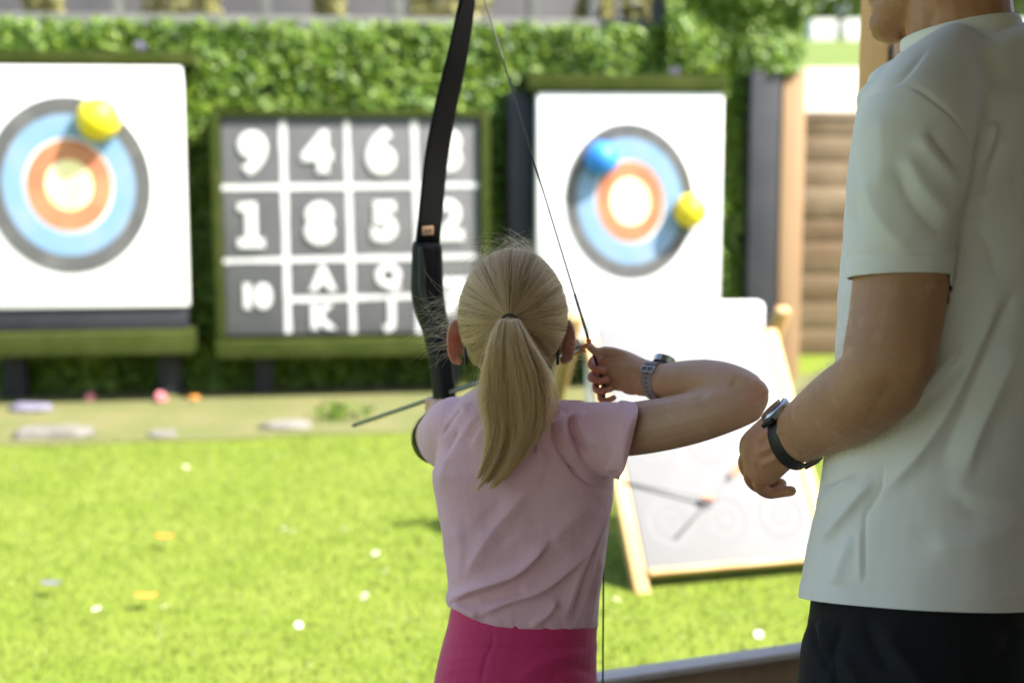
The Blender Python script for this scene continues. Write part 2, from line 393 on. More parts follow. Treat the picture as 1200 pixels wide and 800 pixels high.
# wall frame: u right along the wall, v towards the camera
WD = V3(.991, .131, 0); WD /= np.linalg.norm(WD); WN = V3(WD[1], -WD[0], 0); W0 = V3(0, 8.5, 0)
WAX = np.array([WD, WN, V3(0,0,1)])
def W(u, v, z): return W0+u*WD+v*WN+V3(0,0,z)
def onwall(px, py, v=0.0):
    r = P(px, py, 1)-CAM; o = W0+v*WN
    t = ((o-CAM)@WN)/(r@WN); p = CAM+t*r-W0
    return float(p@WD), float(p[2])
# worn turf strip in front of the wall and the stones on its edge
def strip(name, rows, z, m):
    v, f = [], []
    for i, (u, va, vb) in enumerate(rows):
        v += [W(u, va, z), W(u, vb, z)]
    for i in range(len(rows)-1): f.append((2*i, 2*i+1, 2*i+3, 2*i+2))
    return tag(build(name, v, f, m, smooth=False), kind='structure')
us = np.linspace(-9, 4, 60)
strip('path', [(u, -.1, 1.42+.05*math.sin(u*2.1)+.05*rng.normal()*.6) for u in us], .006, M['mat'])
# grass blades
def blades(n, xr, yr, h0, h1, w):
    x = rng.uniform(*xr, n); y = rng.uniform(*yr, n)
    p = np.stack([x, y, np.zeros(n)], 1)
    front = (p-W0)@WN
    p = p[front > 1.40+.06*np.sin(7*p[front > -99][:, 0])]
    n = len(p); a = rng.uniform(0, 2*math.pi, n); d = np.stack([np.cos(a), np.sin(a), 0*a], 1)
    h = rng.uniform(h0, h1, n)[:, None]; lean = rng.normal(size=(n, 3))*.5; lean[:, 2] = 1; tip = p+lean*h
    v = np.stack([p-d*w, p+d*w, tip], 1).reshape(-1, 3); i = np.arange(n)*3
    return v, np.stack([i, i+1, i+2], 1)
v, f = blades(120000, (-3.2, 3.4), (2.9, 8.0), .006, .020, .0032)
tag(build_fast('grass', v, f, M['grass']), kind='stuff')

# daisies, litter
def lawn_pt(px, py, z=0.0):
    r = P(px, py, 1)-CAM; t = (z-CAM[2])/r[2]; return CAM+t*r
def daisy_mesh():
    parts = []; n = 10
    for k in range(n):
        a = 2*math.pi*k/n; c = V3(math.cos(a)*.011, math.sin(a)*.011, .0)
        parts.append(ellipsoid(c, [V3(math.cos(a), math.sin(a), .25), V3(-math.sin(a), math.cos(a), 0), V3(0,0,1)], (.008, .004, .0018), 8, 5))
    return join(parts)
dv, df = daisy_mesh(); ev_, ef_ = ellipsoid((0,0,.002), I3, (.006,.006,.004), 10, 6); sv, sf = tube([(0,0,-.05), (.003,0,-.002)], [.0012, .001], (1,0,0), 6)
M['stem'] = mat('flower_stem', (.08,.14,.02), .7)
spots = [(218,547),(343,622),(332,620),(404,620),(440,648),(452,668),(427,698),(350,732),(192,710),(113,713),(722,702),(889,743)]
dz = None
for i, (px, py) in enumerate(spots):
    p = lawn_pt(px, py, .05)
    if dz is None:
        dz = empty('daisy', p); 
        for nm, mv, mf, mm in (('petals', dv, df, M['petal']), ('flower_eye', ev_, ef_, M['pollen']), ('stem', sv, sf, M['stem'])):
            o = build(nm, mv, mf, mm); o.parent = dz
        root = dz; kids = list(dz.children)
    else:
        root = dz.copy(); col.objects.link(root); root.location = p
        for k in kids:
            c = k.copy(); col.objects.link(c); c.parent = root
    root.rotation_euler = (random.uniform(-.9, .2), random.uniform(-.4, .4), random.uniform(0, 6)); root.scale = (random.uniform(.55, .8),)*3
    tag(root, 'small white daisy open among the blades of the sunlit lawn', 'daisy', 'daisies in the lawn')
def curl_leaf(name, px, py, size, m, label, cat):
    p = lawn_pt(px, py, .04); v, f = [], []
    for i in range(9):
        for j in range(5):
            s = i/4-1; w = (1-s*s)**.6*.5; t = (j/2-1)*w
            v.append(p+size*V3(s, t, .25*s*s+.5*t*t+.12))
    f = [(i*5+j, (i+1)*5+j, (i+1)*5+j+1, i*5+j+1) for i in range(8) for j in range(4)]
    o = build(name, v, f, m); sm = o.modifiers.new('t', 'SOLIDIFY'); sm.thickness = .002
    return tag(o, label, cat)
curl_leaf('fallen_leaf', 193, 630, .035, M['leaf_orange'], 'curled orange leaf in the grass, the farther of the two orange ones', 'leaf')
curl_leaf('fallen_leaf', 171, 700, .036, M['leaf_orange'], 'curled orange leaf in the grass beside a daisy, the nearer of the two', 'leaf')
curl_leaf('paper_scrap', 60, 685, .035, M['violet'], 'small violet grey paper scrap lying in the lawn', 'litter')
def crumple(name, p, r, m, label, cat, sx=1, sz=.7):
    v, f = ellipsoid((0,0,0), I3, (1,1,1), 22, 14)
    k = 1+.28*vnoise(v, 1.6, px_seed(name, p)); v = v*k[:, None]*V3(r*sx, r, r*sz)
    o = build(name, v+p, f, m); return tag(o, label, cat)
def px_seed(n, p): return float((p[0]*13.7+p[1]*3.1) % 20)
crumple('foam_ball', lawn_pt(188,466,.03), .034, M['pinkball'], 'larger pink foam ball lying on the worn turf strip below the number board edge', 'ball', sz=.95)
crumple('foam_ball', lawn_pt(105,466,.025), .029, M['pinkball'], 'smaller pink foam ball on the turf strip below the left target', 'ball', sz=.95)
crumple('crumpled_wrapper', lawn_pt(228,466,.015), .024, M['leaf_orange'], 'orange crumpled wrapper beside the larger pink ball', 'litter', sx=1.3, sz=.5)
crumple('crumpled_cloth', lawn_pt(35,478,.02), .06, M['violet'], 'pale violet crumpled cloth on the turf strip below the left target', 'cloth', sx=2.0, sz=.5)
# kerb stones along the strip edge
kerb = [(62,508,.19,.04,'stone'),(190,509,.07,.018,'stone'),(335,499,.13,.025,'stone')]
klab = ['long pale kerb stone at the edge of the lawn below the left target','small low grey kerb stone in the lawn edge right of the long pale one','wide mossy kerb stone at the lawn edge below the number board']
for (px, py, hx, hz, _), lb in zip(kerb, klab):
    v, f = ellipsoid((0,0,0), I3, (1,1,1), 20, 12); v = np.sign(v)*np.abs(v)**.6
    v = v*(1+.15*vnoise(v, 1.3, px*.1))[:, None]*V3(hx, .07, hz)
    tag(build('kerb_stone', v@WAX+lawn_pt(px, py, hz*.5), f, M['stone']), lb, 'stone', 'kerb stones along the turf strip')
# green tufts / weeds by the strip
def tuft(px, py, n, h, label, m=None):
    p = lawn_pt(px, py, 0); pts = p+rng.normal(size=(n, 3))*V3(.07, .05, 0)+V3(0,0,1)*rng.uniform(.01, h, n)[:, None]
    v, f = leafcloud(pts, .018); r = empty('weed', p, label, 'weed')
    build_fast('foliage', v, f, m or M['leaf'], r); sv, sf = tube([p+V3(0,0,-.01), p+V3(0,0,h)], [.006,.003], (1,0,0), 6); build('stem', sv, sf, M['stem'], r)
tuft(290,450,120,.10,'bright green weed at the foot of the wall under the number board')
tuft(265,452,70,.07,'low yellowish weed left of the bright green one under the number board', M['leaf_shrub'])
tuft(388,448,90,.09,'pale weed below the third column of the number board', M['leaf_shrub'])
tuft(398,492,150,.09,'olive weed growing among the kerb stones beside the arrow tip')

# ---------------------------------------------------------------- ivy wall
def wallbox(name, u0, u1, v0, v1, z0, z1, m, parent=None, bev=.004):
    return bbox(name, [box(W((u0+u1)/2, (v0+v1)/2, (z0+z1)/2), ((u1-u0)/2, (v1-v0)/2, (z1-z0)/2), WAX)], m, parent, bev)
uR = onwall(885, 200)[0]; zTop = onwall(300, 25)[1]; uCol = onwall(778, 30)[0]; uEnd = onwall(940, 60)[0]
ivy = empty('ivy_wall', W(-1, 0, 0), 'tall wall covered in green ivy behind the targets', 'ivy wall')
M['ivy_back'] = mat('ivy_backing', (.03,.06,.010), .9, vary=[(6,(.05,.09,.014),.4,.65)])
wallbox('backing', -9, uR-.02, -.25, -.05, 0, zTop-.03, M['ivy_back'], ivy)
wallbox('backing', uCol+.02, uEnd-.05, -.27, -.06, 1.88, 2.75, M['dark_panel'], ivy)
def ivy_pts(n, u0, u1, z0, z1, th=.10):
    u = rng.uniform(u0, u1, n); z = rng.uniform(z0, z1, n)
    b = np.array([mnoise.noise(Vector((a*3.1, c*3.1, 3.3))) for a, c in zip(u, z)])
    v = -.03+th*(.5+.8*b)*rng.uniform(.2, 1, n)
    return W0+u[:, None]*WD+v[:, None]*WN+z[:, None]*V3(0,0,1)
pts = np.vstack([ivy_pts(30000, -4.0, uR, .02, zTop), ivy_pts(6500, uCol, uEnd, 1.86, 2.7, .2)])
v, f = leafcloud(pts, .030, nrm=WN+V3(0,0,.5), jit=.55)
build_fast('leaves', v, f, M['leaf'], ivy)
# flowers on the ivy: two violet
for px, py, lb in ((165,54,'violet bloom on the ivy above the left target'), (790,85,'violet bloom on the ivy at the corner of the right target')):
    u, z = onwall(px, py, .13); pts = W(u, .13, z)+np.clip(rng.normal(size=(60, 3)), -1.5, 1.5)*.015
    v, f = leafcloud(pts, .016); tag(build_fast('bloom', v, f, M['violet']), lb, 'flower')

# ---------------------------------------------------------------- target boards
def ering(name, cu, cz, rx, rz, r0, r1, v, m, parent, rot=0.0, n=72, th=.004):
    vs, fs = [], []
    for k in range(n):
        a = 2*math.pi*k/n
        for r in (r0, r1):
            x, z = rx*r*math.cos(a), rz*r*math.sin(a); x, z = x*math.cos(rot)-z*math.sin(rot), x*math.sin(rot)+z*math.cos(rot)
            vs.append(W(cu+x, v, cz+z))
    for k in range(n):
        k2 = (k+1) % n; fs.append((2*k, 2*k+1, 2*k2+1, 2*k2))
    if r0 == 0:
        vs = [vs[2*k+1] for k in range(n)]; fs = [tuple(range(n))]
    return build(name, vs, fs, m, parent, smooth=False)
def target(pxl, pxr, pyt, pyb, v, c, rx, ry, rot, rings, label, rcol):
    u0, zt = onwall(pxl, pyt, v); u1, _ = onwall(pxr, pyt, v); _, zb = onwall((pxl+pxr)/2, pyb, v)
    t = empty('archery_target', W((u0+u1)/2, v, zb), label, 'archery target')
    wallbox('board', u0, u1, v-.09, v, zb, zt, M['board_white'], t, .008)
    cu, cz = onwall(c[0], c[1], v); sx = abs(onwall(c[0]+rx, c[1], v)[0]-cu); sz = abs(onwall(c[0], c[1]+ry, v)[1]-cz)
    for i, ((r0, r1), mk) in enumerate(zip(rings, ('ring_grey', 'ring_blue', 'ring_red', 'ring_yellow'))):
        ering(('outer_ring', 'blue_ring', 'red_ring', 'bullseye')[i], cu, cz, sx, sz, r0, r1, v+.004, M[mk], t, rot)
    return t, u0, u1, zb, zt
VL, VR = .34, .30
tl, u0, u1, zb, zt = target(-47, 212, 77, 361, VL, (81,217), 97, 103, .05, [(.805,1),(.545,.80),(.29,.515),(0,.285)], 'white target board with round face and one yellow ball, left of the number board', None)
_, zp = onwall(100, 387, VL); wallbox('foot_panel', u0+.01, u1-.01, VL-.10, VL-.02, zp, zb-.004, M['charcoal'], tl)
_, ztf = onwall(100, 64, VL); _, zlf = onwall(100, 413, VL)
ul = u1+.02
lf = empty('turf_shelf', W((u0+u1)/2, 0, zlf), 'artificial turf box shelf holding the left target with one yellow ball', 'shelf')
wallbox('top_board', u0-.06, u1+.06, -.02, VL+.0, zt+.012, ztf+.02, M['turf'], lf)
wallbox('side_board', u0-.075, u0-.012, -.02, VL-.15, zp, zt+.01, M['turf'], lf)
wallbox('bottom_board', u0-.06, u1+.03, -.02, VL+.12, zlf, zp-.003, M['turf'], lf)
wallbox('bracket', u1-.20, u1-.08, .0, .14, 0, zlf-.003, M['charcoal'], lf)
wallbox('bracket', u0+.10, u0+.22, .0, .14, 0, zlf-.003, M['charcoal'], lf)
tr, u0, u1, zb, zt = target(630, 848, 108.5, 400, VR, (738.5,236), 75, 91, .16, [(.82,1),(.545,.815),(.31,.515),(0,.305)], 'white target board with tall round face, one blue and one yellow ball, behind the bowstring', None)
rf = empty('turf_shelf', W((u0+u1)/2, 0, zb-.1), 'artificial turf hood and dark side over the right target with the blue ball', 'shelf')
_, ztf = onwall(740, 92, VR)
wallbox('top_board', u0-.06, u1+.02, -.02, VR+.02, zt+.012, ztf+.02, M['turf'], rf)
wallbox('side_board', u0-.15, u0-.005, -.02, VR-.12, 0, zt+.01, M['charcoal'], rf)
wallbox('bottom_board', u0, u1, -.02, VR-.0, zb-.09, zb-.004, M['turf'], rf)
for i in range(2):
    wallbox('leg', u0+.1+i*(u1-u0-.3), u0+.2+i*(u1-u0-.3), .05, .15, 0, zb-.094, M['charcoal'], rf)
# balls
def ball(px, py, rpx, v, m, label):
    u, z = onwall(px, py, v); r = rpx/F*8.2
    c = W(u, v, z); vs, fs = ellipsoid(c, I3, (r, r, r), 32, 20)
    b = build('foam_ball', vs, fs, m); tag(b, label, 'ball', 'balls stuck on the targets')
    sv, sf = tube([c-WN*r*.9, W(u, .345 if px < 300 else .31, z)], [.008, .008], WD, 8)
    build('stalk', sv, sf, M['charcoal'], b)
ball(115, 140, 24, VL+.035, M['ball_yellow'], 'yellow foam ball at the upper edge of the left target face')
ball(809, 247, 20, VR+.03, M['ball_yellow'], 'yellow foam ball at the side edge of the right target face')
ball(705, 186, 20, VR+.03, M['ball_blue'], 'blue foam ball at the upper part of the right target face')

# ---------------------------------------------------------------- number board
VN = .30
nu0, nzt = onwall(258, 137, VN); nu1, _ = onwall(562, 137, VN); _, nzb = onwall(400, 391, VN)
nb = empty('number_board', W((nu0+nu1)/2, VN, nzb), 'grey board with white painted grid of numbers and card letters between the targets', 'game board')
wallbox('panel', nu0, nu1, VN-.05, VN, nzb, nzt, M['slate'], nb)
fo = .055
wallbox('frame', nu0-fo, nu0-.003, -.02, VN+.03, nzb-.02, nzt+fo*.7, M['turf'], nb)
wallbox('frame', nu1+.003, nu1+fo, -.02, VN+.03, nzb-.02, nzt+fo*.7, M['turf'], nb)
wallbox('frame', nu0-.002, nu1+.002, -.02, VN+.03, nzt+.004, nzt+fo*.68, M['turf'], nb)
_, nzl = onwall(400, 415, VN); wallbox('frame', nu0-fo, nu1+fo, -.02, VN+.10, nzl, nzb-.022, M['turf'], nb)
for a in (nu0+.15, nu1-.2): wallbox('leg', a, a+.1, .03, .13, 0, nzl-.004, M['charcoal'], nb)
gl = []
def seg(p1, p2, w, k):
    a = onwall(*p1, VN+.004); b = onwall(*p2, VN+.004); n_ = 10
    A_, B_ = V3(a[0], a[1], 0), V3(b[0], b[1], 0); d = unit(B_-A_); q = V3(-d[1], d[0], 0)*w/2
    vs = []; 
    for i in range(n_+1):
        c = A_+(B_-A_)*i/n_; j = 1+.12*rng.normal(); vs += [W(*(lambda e: (e[0], VN+.004+.0015*k, e[1]))(c+q*j)), W(*(lambda e: (e[0], VN+.004+.0015*k, e[1]))(c-q*j))]
    gl.append((np.array(vs), [(2*i, 2*i+1, 2*i+3, 2*i+2) for i in range(n_)]))
for (p1, p2) in (((331,141),(338,390)), ((406,141),(414,390)), ((485,141),(492,390))): seg(p1, p2, .035, 0)
for (p1, p2) in (((257,220),(561,217)), ((260,306),(562,300)), ((334,351),(562,345))): seg(p1, p2, .031, 1)
v, f = join(gl); build('grid_lines', v, f, M['chalk'], nb, smooth=False)
glyph = [('9',296,180,50),('4',371,178,50),('6',446,177,54),('3',526,177,50),('1',294,262,50),('8',374,262,50),('5',450,260,48),('2',526,258,50),('10',302,347,30),('A',378,326,30),('K',379,371,30),('Q',455,325,28),('J',456,370,30),('7',533,348,44)]
parts = []
for i, (s, px, py, hp) in enumerate(glyph):
    u, z = onwall(px, py, VN); h = hp/F*8.2; tv, tf = text_mesh(s, h*1.2, bevel=.019 if hp > 35 else .012)
    c = (tv.max(0)+tv.min(0))/2; tv = tv-c
    if s == '1':
        xs_, ys_ = tv[:, 0], tv[:, 1]; x0_ = (xs_.max()+xs_.min())/2; hh = h*.5
        tv, tf = join([(tv, tf), box((x0_, ys_.min()+.012, .012), (h*.30, .026, .006)), box((x0_-.035, ys_.max()-.026, .012), (.035, .022, .006))])
    build('numeral', W0+(u+tv[:, 0:1])*WD+(VN+.010+.2*tv[:, 2:3])*WN+(z+tv[:, 1:2])*V3(0,0,1), tf, M['chalk'], nb, smooth=False)

# ---------------------------------------------------------------- foam board behind easel + easel
fu0, fz = onwall(690, 357, 1.1); fu1, _ = onwall(897, 357, 1.1)
fb = wallbox('foam_board', fu0, fu1, 1.0, 1.1, .0, fz, M['board_white'], None, .03)
tag(fb, 'white foam block standing between the right target and the leaning panel', 'foam board')
E0 = lawn_pt(757, 668, .06); E1 = lawn_pt(962, 650, .06)
eh = unit(V3(E1[0]-E0[0], E1[1]-E0[1], 0)); ew = np.linalg.norm((E1-E0)[:2]); eb = V3(-eh[1], eh[0], 0)
es = unit(.50*eb+V3(0,0,.735)); eL = math.hypot(.5, .735); en = np.cross(eh, es)
EAX = np.array([eh, es, en])
def E(a, s, n): return E0+a*eh+s*es+n*en
ez = empty('easel_board', E0, 'large pale leaning panel on a pine frame standing on the lawn beside the man', 'easel')
bbox('panel', [box(E(ew/2, eL/2, 0), (ew/2, eL/2, .008), EAX)], M['easel'], ez, .003)
bbox('batten', [box(E(ew/2, -.012, .004), (ew/2, .0115, .02), EAX)], M['pine'], ez)
bbox('side_rail', [box(E(-.028, eL/2-.06, -.01), (.026, eL/2+.03, .018), EAX)], M['pine'], ez)
bbox('side_rail', [box(E(ew+.028, eL/2-.06, -.01), (.026, eL/2+.03, .018), EAX)], M['pine'], ez)
for a in (-.085, ew+.085):
    top = E(a, eL+.02, .0); bot = E(a, 0, 0)+eb*1.05; bot[2] = .0
    d = unit(bot-top); vs, fs = tube([top-d*.03, bot], [(.03,.022)]*2, eh, 12, power=4, rnd=.6); build('rear_leg', vs, fs, M['pine'], ez)
def ring_on(a, s, r, w):
    n = 40; vs = []
    for k in range(n):
        t = 2*math.pi*k/n
        for q in (r-w, r+w): vs.append(E(a+q*math.cos(t), s+q*math.sin(t), .0086))
    build('printed_ring', np.array(vs), [(2*k, 2*k+1, (2*k+3) % (2*n), (2*k+2) % (2*n)) for k in range(n)], M['easel_print'], ez, smooth=False)
for i in range(3):
    for j in range(3):
        a, s = ew*(.18+.32*i), eL*(.17+.32*j); ring_on(a, s, .075, .012)
        ring_on(a, s, .03, .009)
# arrows stuck in the panel
def stuck(a, s, dirv, L, label):
    p = E(a, s, .012); d = unit(dirv); q = p+d*L
    r = empty('arrow', p, label, 'arrow', 'arrows stuck in the leaning panel')
    vs, fs = tube([p, q], [.0035]*2, (0,0,1), 8); build('shaft', vs, fs, M['stuck_shaft'], r)
    for k in range(3):
        x = unit(np.cross(d, V3(.3,.1,1))); y = np.cross(d, x); o_ = x*math.cos(k*2.09)+y*math.sin(k*2.09)
        b = q-d*.07; vs = [b, b+d*.055, b+d*.055+o_*.014, b+d*.02+o_*.012]; build('fletching', vs, [(0,1,2,3)], M['orange'], r, smooth=False)
def epx(px, py):
    r = P(px, py, 1)-CAM; t = ((E0-CAM)@en)/(r@en); q = CAM+t*r-E0; return q@eh, q@es
a0, s0 = epx(790, 632); a1, s1 = epx(866, 548); stuck(a0, s0, (a1-a0)*eh+(s1-s0)*es+.025*en, math.hypot(a1-a0, s1-s0), 'grey arrow with orange fletching slanting up across the leaning panel')
a0, s0 = epx(728, 566); a1, s1 = epx(838, 590); stuck(a0, s0, (a1-a0)*eh+(s1-s0)*es+.025*en, math.hypot(a1-a0, s1-s0), 'grey arrow with orange fletching lying nearly level across the leaning panel')

# ---------------------------------------------------------------- right background
cu0, cz0 = onwall(881, 84, .12); cu1, _ = onwall(916, 84, .12)
cp_ = wallbox('charcoal_post', cu0, cu1, .0, .12, 0, cz0, M['charcoal'], None)
tag(cp_, 'dark charcoal upright board closing the end of the ivy wall', 'post')
tu0, tz = onwall(918, 80, .06); tu1, _ = onwall(946, 80, .06)
tag(wallbox('timber_post', tu0, tu1, -.10, .06, 0, tz, M['post_tan'], None, .01), 'weathered tan timber post beside the charcoal board', 'post')
# sleeper retaining wall
sw = empty('sleeper_wall', (2.6, 9.75, 0), 'retaining wall of stacked old brown sleepers beyond the timber post', 'wall')
k = 0; z = 0
while z < 1.62:
    hgt = .2+.02*rng.normal(); z1 = min(z+hgt, 1.66)
    bbox('sleeper', [box((3.3+.04*rng.normal(), 9.8+.015*rng.normal(), (z+z1)/2-.004), (1.55, .11, (z1-z)/2-.001))], M['sleeper'], sw, .005); z = z1
def terr(x, y):
    ys_ = [9.7, 13, 13.4, 20, 21, 60, 200]; zs = [1.62, 2.12, 2.16, 2.86, 2.92, 5.0, 12]
    return float(np.interp(y, ys_, zs))
grid_sheet('terrace_path', 1.75, 14, 9.7, 13.0, 2, 8, terr, M['gravel'])
v = []; f = []
ysn = list(np.linspace(13.0, 24, 12))+[40, 60, 120, 200]
for y in ysn: v += [(1.75 if y < 30 else -120, y, terr(0, y)-.002), (14 if y < 30 else 140, y, terr(0, y)-.002)]
f = [(2*i, 2*i+1, 2*i+3, 2*i+2) for i in range(len(ysn)-1)]
tag(build('hill', v, f, M['bank_grass'], smooth=False), kind='structure')
# terrace behind the ivy wall
v = [W(-12,-.24,1.95), W(1.75,-.24,1.95), W(1.75,-14,2.05), W(-12,-14,2.05)]
tag(build('terrace', v, [(0,1,2,3)], M['bark'], smooth=False), kind='structure')
bbl = empty('balustrade', W(-1, -.45, 1.95), 'weathered pale post and rail balustrade running along the top of the ivy wall', 'railing')
VB = -.38
for px in (0-150, -20, 137, 310, 465, 624, 695, 771):
    u, _ = onwall(px, 15, VB); wallbox('post', u-.035, u+.035, VB-.035, VB+.035, 1.955, 2.95, M['rail'], bbl)
uE = onwall(774, 15, VB)[0]
zz = onwall(300, 28, VB)[1]
for a, b in ((-.055, .045), (.32, .40), (.68, .76)):
    wallbox('rail', -5, uE, VB+.037, VB+.075, zz+a, zz+b, M['rail'], bbl)
bl = empty('grey_building', W(-1.5, -3, 2), 'plain grey rendered outbuilding behind the balustrade', 'building')
wallbox('wall', -6, 1.3, -6, -3, 1.9, 4.4, M['shed'], bl)
wallbox('roof', -6.2, 1.5, -6.2, -2.8, 4.402, 4.55, M['dark_panel'], bl)
for a in (-4.4, -2.2, 0): 
    fr = wallbox('window', a-.5, a+.5, -3.0, -2.96, 2.9, 3.8, M['rail'], bl); wallbox('pane', a-.44, a+.44, -2.959, -2.95, 2.96, 3.74, M['glass_dark'], fr)
def shrub(u, v_, r, h, label, m, n=1500):
    b = W(u, v_, 1.95); s = empty('shrub', b, label, 'shrub', 'shrubs behind the balustrade')
    d = rng.normal(size=(n, 3)); d /= np.linalg.norm(d, axis=1)[:, None]; rad = rng.uniform(.5, 1.0, n)**.5*(1+.25*vnoise(d, 2.2, u*3+v_))
    pts = b+V3(0,0,h*.55)+d*rad[:, None]*V3(r, r, h*.5)
    vs, fs = leafcloud(pts, .03); build_fast('foliage', vs, fs, m, s)
    sv, sf = tube([b-V3(0,0,.02), b+V3(0,0,h*.6)], [.02,.008], (1,0,0), 8); build('stem', sv, sf, M['bark'], s)
for px, r, h, lb in ((50,.11,.7,'narrow yellow green shrub behind the balustrade left of the pale gap post'), (215,.24,.75,'broad yellow green shrub filling the balustrade gap over the left target'), (386,.09,.6,'thin yellow green shrub behind the balustrade above the number board'), (525,.25,.8,'broad yellow shrub behind the balustrade beside the bow tip'), (698,.12,.55,'small rounded yellow green shrub behind the balustrade above the right target'), (752,.14,.9,'tall pale shrub at the end of the balustrade by the ivy column')):
    shrub(onwall(px, 10, -.8)[0], -.8, r, h, lb, M['leaf_shrub'])
# white planters and trees on the hill
def trough(x, y, w, label, rz):
    z = terr(x, y); o = empty('planter', (x, y, z), label, 'planter', 'white planters on the grass bank')
    def ring(hw, hd, zz_): return [(x-hw, y-hd, zz_), (x+hw, y-hd, zz_), (x+hw, y+hd, zz_), (x-hw, y+hd, zz_)]
    v = np.array(ring(w*.46, .17, z-.02)+ring(w*.5, .2, z+.30)+ring(w*.45, .16, z+.30)+ring(w*.44, .15, z+.2))
    f = [(3,2,1,0)]
    for a in (0, 4, 8):
        for k_ in range(4): f.append((a+k_, a+(k_+1) % 4, a+4+(k_+1) % 4, a+4+k_))
    build('trough', v, f, M['trough'], o, smooth=False)
    build('soil', np.array(ring(w*.445, .155, z+.24)), [(0,1,2,3)], M['bark'], o, smooth=False)
trough(4.52, 21.2, .36, 'white planter on the bank, the smaller one next to the ivy end', 0)
trough(5.05, 21.2, .42, 'white planter on the bank, the wider one next to the orange shelter post', 0)
trough(7.75, 21.2, .9, 'long white planter seen behind the man neck', 0)
def bush(x, y, r, h, label):
    q = V3(x, y, terr(x, y)-.05); s = empty('bush', q, label, 'bush', 'bushes on the grass bank'); n = 5200
    d = rng.normal(size=(n, 3)); d /= np.linalg.norm(d, axis=1)[:, None]; rad = rng.uniform(.3, 1.0, n)**.4*(1+.3*vnoise(d, 2.0, x+y))
    vs, fs = leafcloud(q+V3(0,0,h*.5)+d*rad[:, None]*V3(r, r, h*.52), .07); build_fast('foliage', vs, fs, M['leaf_tree'], s)
    sv, sf = tube([q, q+V3(0,0,h*.6)], [.05,.02], (1,0,0), 8); build('stem', sv, sf, M['bark'], s)
bush(5.15, 24, 1.15, 2.0, 'loose green bush on the bank behind the smaller white planter')
bush(7.0, 24.6, 1.2, 2.1, 'loose green bush on the bank, hidden partly by the orange post')
bush(8.9, 24.2, 1.2, 2.0, 'loose green bush on the bank behind the long white planter')
def tree(x, y, h, r, label, n=4200, ls=.10):
    z = terr(x, y); b = V3(x, y, z-.1); t = empty('tree', b, label, 'tree', 'trees on the hill')
    parts = [tube([b, b+V3(.05*h*.3,0,h*.3), b+V3(0,.1,h*.75)], [.035*h, .025*h, .008*h], (1,0,0), 12, n=10)]
    cl = []
    for k_ in range(9):
        a = k_*2.4; e = b+V3(math.cos(a)*r*.75, math.sin(a)*r*.75, h*(.45+.055*k_)); s_ = b+V3(0,0,h*(.25+.05*k_))
        parts.append(tube([s_, (s_+e)/2+V3(0,0,.06*h), e], [.012*h, .008*h, .003*h], (0,.3,1), 8, n=6)); cl.append(e)
    v, f = join(parts); build('trunk', v, f, M['bark'], t)
    cl.append(b+V3(0,0,h*.85)); pts = []
    for c in cl:
        q = rng.normal(size=(n//len(cl), 3)); q *= (rng.uniform(.3, 1, len(q))/np.linalg.norm(q, axis=1))[:, None]; pts.append(c+q*V3(r*.5, r*.5, h*.17))
    v, f = leafcloud(np.vstack(pts), ls); build_fast('crown', v, f, M['leaf_tree'], t)
tree(6.4, 27, 6, 2.0, 'leafy tree on the bank seen between ivy and orange post')
tree(9.6, 29, 6.5, 2.2, 'leafy tree on the bank seen behind the man neck')
tree(14, 40, 8, 3, 'leafy tree farther up the hill, beyond the man')
tree(3.6, 38, 7, 2.6, 'leafy tree farther up the hill, behind the ivy end', ls=.13)

# ---------------------------------------------------------------- shelter
HD = unit(V3(.934,.358,0)); HN = V3(HD[1], -HD[0], 0); H0 = V3(.59, 2.785, 0); HAX = np.array([HD, HN, V3(0,0,1)])
def H(a, n, z): return H0+a*HD+n*HN+V3(0,0,z)
def hbox(a0, a1, n0, n1, z0, z1): return box(H((a0+a1)/2, (n0+n1)/2, (z0+z1)/2), ((a1-a0)/2, (n1-n0)/2, (z1-z0)/2), HAX)
pr = empty('parapet', H(0, 0, 0), 'low brown timber parapet with pale capping along the front of the shelter', 'parapet')
bbox('panel', [hbox(-4, 2.4, -.06, -.025, .0, .392)], M['hut_inner'], pr)
bbox('capping', [hbox(-4, 2.4, -.066, -.018, .394, .410)], M['cap'], pr, .003)
tag(bbox('floor', [hbox(-4, 2.5, .0, 6, -.05, .012)], M['deck'], None, 0), kind='structure')
sp_ = bbox('shelter_post', [hbox(.155, .25, -.095, .0, 0.412, 1.745)], M['post_orange'], None, .004)
bbox('shade_board', [hbox(.158, .247, .001, .016, 0.412, 1.743)], M['post_shade'], sp_, .002)  # added dark board, stands in for the shaded inner face of the post
tag(sp_, 'orange timber post of the shelter behind the man shoulder', 'post')
sp2 = bbox('shelter_post', [hbox(-2.85, -2.75, -.095, .0, .414, 2.1)], M['hut_wood'], None, .004)
tag(sp2, 'orange timber post at the far end of the shelter front', 'post')
